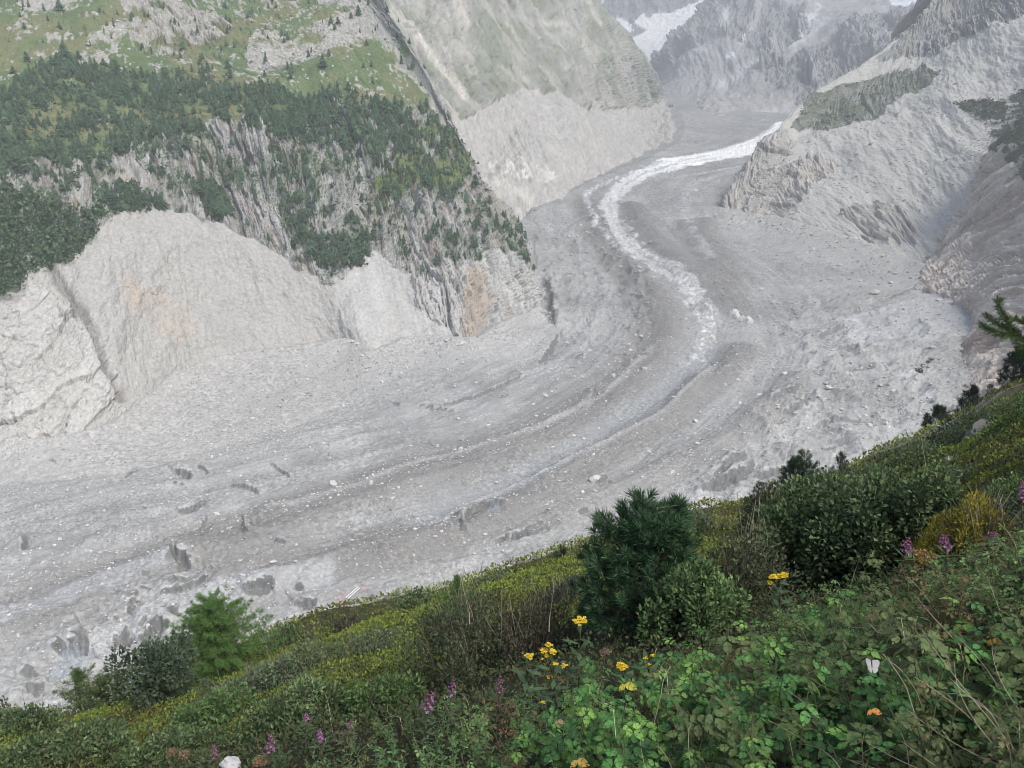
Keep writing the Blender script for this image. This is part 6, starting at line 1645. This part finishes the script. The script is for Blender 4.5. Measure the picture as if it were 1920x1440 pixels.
# white butterfly, wings spread on the leaves
def butterfly():
    c = surface(1634, 1247, 22, .92); k = px(c); s = 14.5 * k
    e = empty('butterfly', c, 'white butterfly resting with spread wings on dark leaves at the lower right', 'butterfly')
    rot = Matrix.Rotation(math.radians(28), 3, 'Y') @ Matrix.Rotation(math.radians(40), 3, 'X') @ Matrix.Rotation(math.radians(14), 3, 'Z')
    def tr(V): return np.array([rot @ Vector(v) for v in V])
    fore = [(0, .5, .0), (.35, .66, .10), (.85, .74, .22), (1.12, .60, .27), (1.10, .25, .25), (.92, -.12, .20), (.5, -.25, .12), (0, -.15, 0)]
    hind = [(0, .1, -.012), (.55, .1, .10), (.86, -.15, .16), (.80, -.62, .14), (.42, -.98, .08), (.10, -.92, .02), (0, -.45, -.012)]
    for sgn in (-1, 1):
        for nm, sh in (('forewing', fore), ('hindwing', hind)):
            V = np.array(sh) * np.array([sgn, 1, 1]) * s; top = tr(V); n = len(V)
            nrm = tr([(0, 0, 1)])[0] * .0006
            A = np.concatenate([top + nrm, top - nrm]); B = Batch()
            cc = np.full((2 * n, 3), .34) ; cc[2:4] *= .93; cc[n+2:n+4] *= .93
            f1 = np.array([[0, i, i + 1] for i in range(1, n - 1)]); side = np.array([[i, (i + 1) % n, n + (i + 1) % n, n + i] for i in range(n)])
            B.add(A, [f1, f1[:, ::-1] + n, side], cc); B.mesh(nm, M_PETAL, e)
    B = Batch(); tube(B, tr(np.array([(0, -.35, .04), (0, .1, .10), (0, .5, .12), (0, .78, .11)]) * s), s * .05, s * .09, [.05, .05, .055], 6)
    for g in (-1, 1): tube(B, tr(np.array([(0, .78, .12), (g * .12, .98, .2), (g * .2, 1.12, .24)]) * s), s * .018, s * .012, [.04, .04, .04], 3)
    B.mesh('body', M_STRAW, e)
butterfly()

# white rock among the herbs at lower left
def near_rock(u, v, w, h, seed, label, col, cat='rock'):
    c = surface(u, v, w * .35, .955); k = px(c); V, Fc = rock_mesh(seed, 3, 1.0)
    V = V * np.array([w * .5, w * .4, h * .62]) * k; n = fbm2(V[:, 0] / k / 6, V[:, 2] / k / 4 + V[:, 1] / k / 5, 3, seed) - .5
    V = V + unit(V) * (n * h * .3 * k)[:, None]
    o = mesh_from('rock', V, Fc, np.full(len(Fc), 3), M_STONE, np.broadcast_to(np.array(col), V.shape)); o.location = c; tag(o, label, cat)
near_rock(431, 1431, 42, 22, 61, 'white angular rock among herbs at the bottom edge left of centre', [.36, .36, .37])

# two aluminium walkway ladders lying on the rubble
def ladder(a, b, w, label):
    A = floor_at(*a); Bp = floor_at(*b)
    for P in (A, Bp): P[2] = floor_z(np.array([P[0]]), np.array([P[1]]))[0] + 1.2
    o0 = (A + Bp) / 2; d = unit(Bp - A); s = unit(np.cross(d, [0, 0, 1])); L = np.linalg.norm(Bp - A); up = np.cross(s, d)
    e = empty('walkway_ladder', o0, label, 'ladder', 'metal ladders on the glacier rubble')
    def bar(P, Q, wd, ht, name, Bt=None):
        t = unit(Q - P); x = unit(np.cross(t, up)) * wd * .5; z = up * ht * .5
        V = np.array([P - x - z, P + x - z, P + x + z, P - x + z, Q - x - z, Q + x - z, Q + x + z, Q - x + z])
        Fq = np.array([[3,2,1,0],[4,5,6,7],[0,1,5,4],[1,2,6,5],[2,3,7,6],[3,0,4,7]])
        Bt.add(V, [Fq], [.72, .73, .74])
    for g in (-1, 1):
        Bt = Batch(); bar(-d * L / 2 + s * g * w / 2, d * L / 2 + s * g * w / 2, .34, .45, '', Bt); Bt.mesh('rail', M_METAL, e)
    n = int(L / 1.0)
    Bt = Batch()
    for i in range(n):
        c = d * (i + .5 - n / 2) * (L / n); bar(c - s * w / 2, c + s * w / 2, .16, .12, '', Bt)
    Bt.mesh('rung', M_METAL, e)
    return e
M_METAL, _nt, _b = new_mat('aluminium'); _b.inputs['Base Color'].default_value = (.78, .79, .80, 1); _b.inputs['Roughness'].default_value = .45; _b.inputs['Metallic'].default_value = .3
_n = nd(_nt, 'ShaderNodeTexNoise'); _n.inputs['Scale'].default_value = 3; _mr = nd(_nt, 'ShaderNodeMapRange'); _mr.inputs['To Min'].default_value = .35; _mr.inputs['To Max'].default_value = .6
_nt.links.new(_n.outputs['Fac'], _mr.inputs['Value']); _nt.links.new(_mr.outputs['Result'], _b.inputs['Roughness'])
ladder((651, 1130), (674, 1112), 1.5, 'upper pale metal ladder lying on the rubble beyond the heath rim')
ladder((592, 1165), (627, 1142), 1.6, 'lower pale metal ladder running down to the heath rim with a red mark')
def netting(u, v, w, h, n, label):
    """torn faded red netting scattered on the rubble"""
    r = np.random.default_rng(int(u)); c = floor_at(u, v); c[2] = floor_z(np.array([c[0]]), np.array([c[1]]))[0]; k = px(c); B = Batch()
    for i in range(n):
        p = np.array([r.normal(0, w * k * .4), r.normal(0, h * k * .9), 0]); p[2] = floor_z(np.array([c[0] + p[0]]), np.array([c[1] + p[1]]))[0] - c[2] + .15
        q = p + np.array([r.normal(0, 1.0), r.normal(0, 1.4), r.uniform(0, .3)]); tube(B, bend(p, q, .15, 4, r), .10, .07, np.array([.42, .22, .22]) * r.uniform(.8, 1.3), 3)
    o = B.mesh('safety_netting', M_STRAW); o.location = c; tag(o, label, 'netting', 'red netting by the ladders')
netting(641, 1133, 20, 14, 70, 'faded red netting on the rubble between the two metal ladders')
netting(681, 1108, 12, 8, 34, 'faded red netting at the upper end of the upper metal ladder')
netting(603, 1158, 4, 4, 10, 'small red bundle beside the lower metal ladder')

# dark shrub growing alone on the rubble and the dark cave mouth at the foot of the right spur
def far_bush(pts, label):
    r = np.random.default_rng(71); c0 = floor_at(*pts[0][:2]); c0[2] = floor_z(np.array([c0[0]]), np.array([c0[1]]))[0]; B, S = Batch(), Batch()
    e = empty('scrub_bush', c0, label, 'bush')
    for u, v, s in pts:
        c = floor_at(u, v); c[2] = floor_z(np.array([c[0]]), np.array([c[1]]))[0]; c = c - c0; n = 130; k = px(c + c0)
        p = c + r.normal(size=(n, 3)) * np.array([s, s, s * .6]) * k * .5; p[:, 2] = np.abs(p[:, 2] - c[2]) + c[2]
        L = s * k * r.uniform(.25, .5, n); leaves(B, p, rand_dirs(n, r), rand_dirs(n, r), L, L * .7, palette(n, [[.045, .05, .045], [.06, .065, .055]], r), .2)
        tube(S, bend(c - np.array([0, 0, .3]), c + np.array([0, 0, s * k * .8]), 0, 4, r), .15, .05, [.08, .07, .06], 4)
    S.mesh('stem', M_BARK, e); B.mesh('foliage', M_FOREST, e)
far_bush([(1722, 698, 9), (1730, 692, 5), (1738, 688, 4), (1744, 684, 4)], 'dark scrub bush alone on the grey rubble left of the brown rock')
EXPO = 1.66
# ================================================================ light, air, camera
W = bpy.data.worlds.new('World'); SC.world = W; W.use_nodes = True
nt = W.node_tree; bg = nt.nodes['Background']
sky = nt.nodes.new('ShaderNodeTexSky'); sky.sky_type = 'NISHITA'; sky.sun_disc = False
SUN_EL, SUN_AZ = math.radians(54), math.radians(138)      # azimuth clockwise from +Y
sky.sun_elevation = SUN_EL; sky.sun_rotation = SUN_AZ
sky.air_density = 1.0; sky.dust_density = 7.0; sky.ozone_density = 0.0; sky.altitude = 1900
nt.links.new(sky.outputs['Color'], bg.inputs['Color']); bg.inputs['Strength'].default_value = 0.08
ld = bpy.data.lights.new('sun', 'SUN'); ld.energy = 1.5; ld.angle = math.radians(24); ld.color = (1.0, .955, .86)
so = bpy.data.objects.new('sun', ld); COL.objects.link(so)
sd = Vector((math.sin(SUN_AZ) * math.cos(SUN_EL), math.cos(SUN_AZ) * math.cos(SUN_EL), math.sin(SUN_EL)))
so.rotation_euler = (-sd).to_track_quat('-Z', 'Y').to_euler()

def haze_box():
    x0, x1, y0, y1, z0, z1 = -4200, 4200, -150, 9500, -300, 2300
    V = [(x, y, z) for z in (z0, z1) for y in (y0, y1) for x in (x0, x1)]
    Fc = [(0,2,3,1),(4,5,7,6),(0,1,5,4),(2,6,7,3),(0,4,6,2),(1,3,7,5)]
    m = bpy.data.materials.new('haze'); m.use_nodes = True; t = m.node_tree
    t.nodes.remove(t.nodes['Principled BSDF'])
    pv = t.nodes.new('ShaderNodeVolumePrincipled')
    pv.inputs['Color'].default_value = (.95, .975, 1.0, 1); pv.inputs['Density'].default_value = HAZE; pv.inputs['Anisotropy'].default_value = 0.0
    t.links.new(pv.outputs['Volume'], t.nodes['Material Output'].inputs['Volume'])
    try: m.cycles.homogeneous_volume = True
    except Exception: pass
    o = mesh_from('haze', np.array(V), np.array(Fc), [4] * 6, m)
    tag(o, kind='stuff')
HAZE = 1.6e-4
haze_box()

cd = bpy.data.cameras.new('camera'); cd.sensor_width = 36; cd.lens = F / 1920 * 36; cd.clip_start = 0.05; cd.clip_end = 30000
co = bpy.data.objects.new('camera', cd); COL.objects.link(co)
co.rotation_euler = (math.pi / 2 - PITCH, 0, 0)
SC.camera = co
SC.view_settings.view_transform = 'Standard'; SC.view_settings.look = 'None'; SC.view_settings.gamma = 1; SC.view_settings.exposure = EXPO
SC.cycles.use_denoising = True; SC.cycles.filter_width = 0.9
SC.cycles.max_bounces = 6; SC.cycles.diffuse_bounces = 3; SC.cycles.transparent_max_bounces = 8
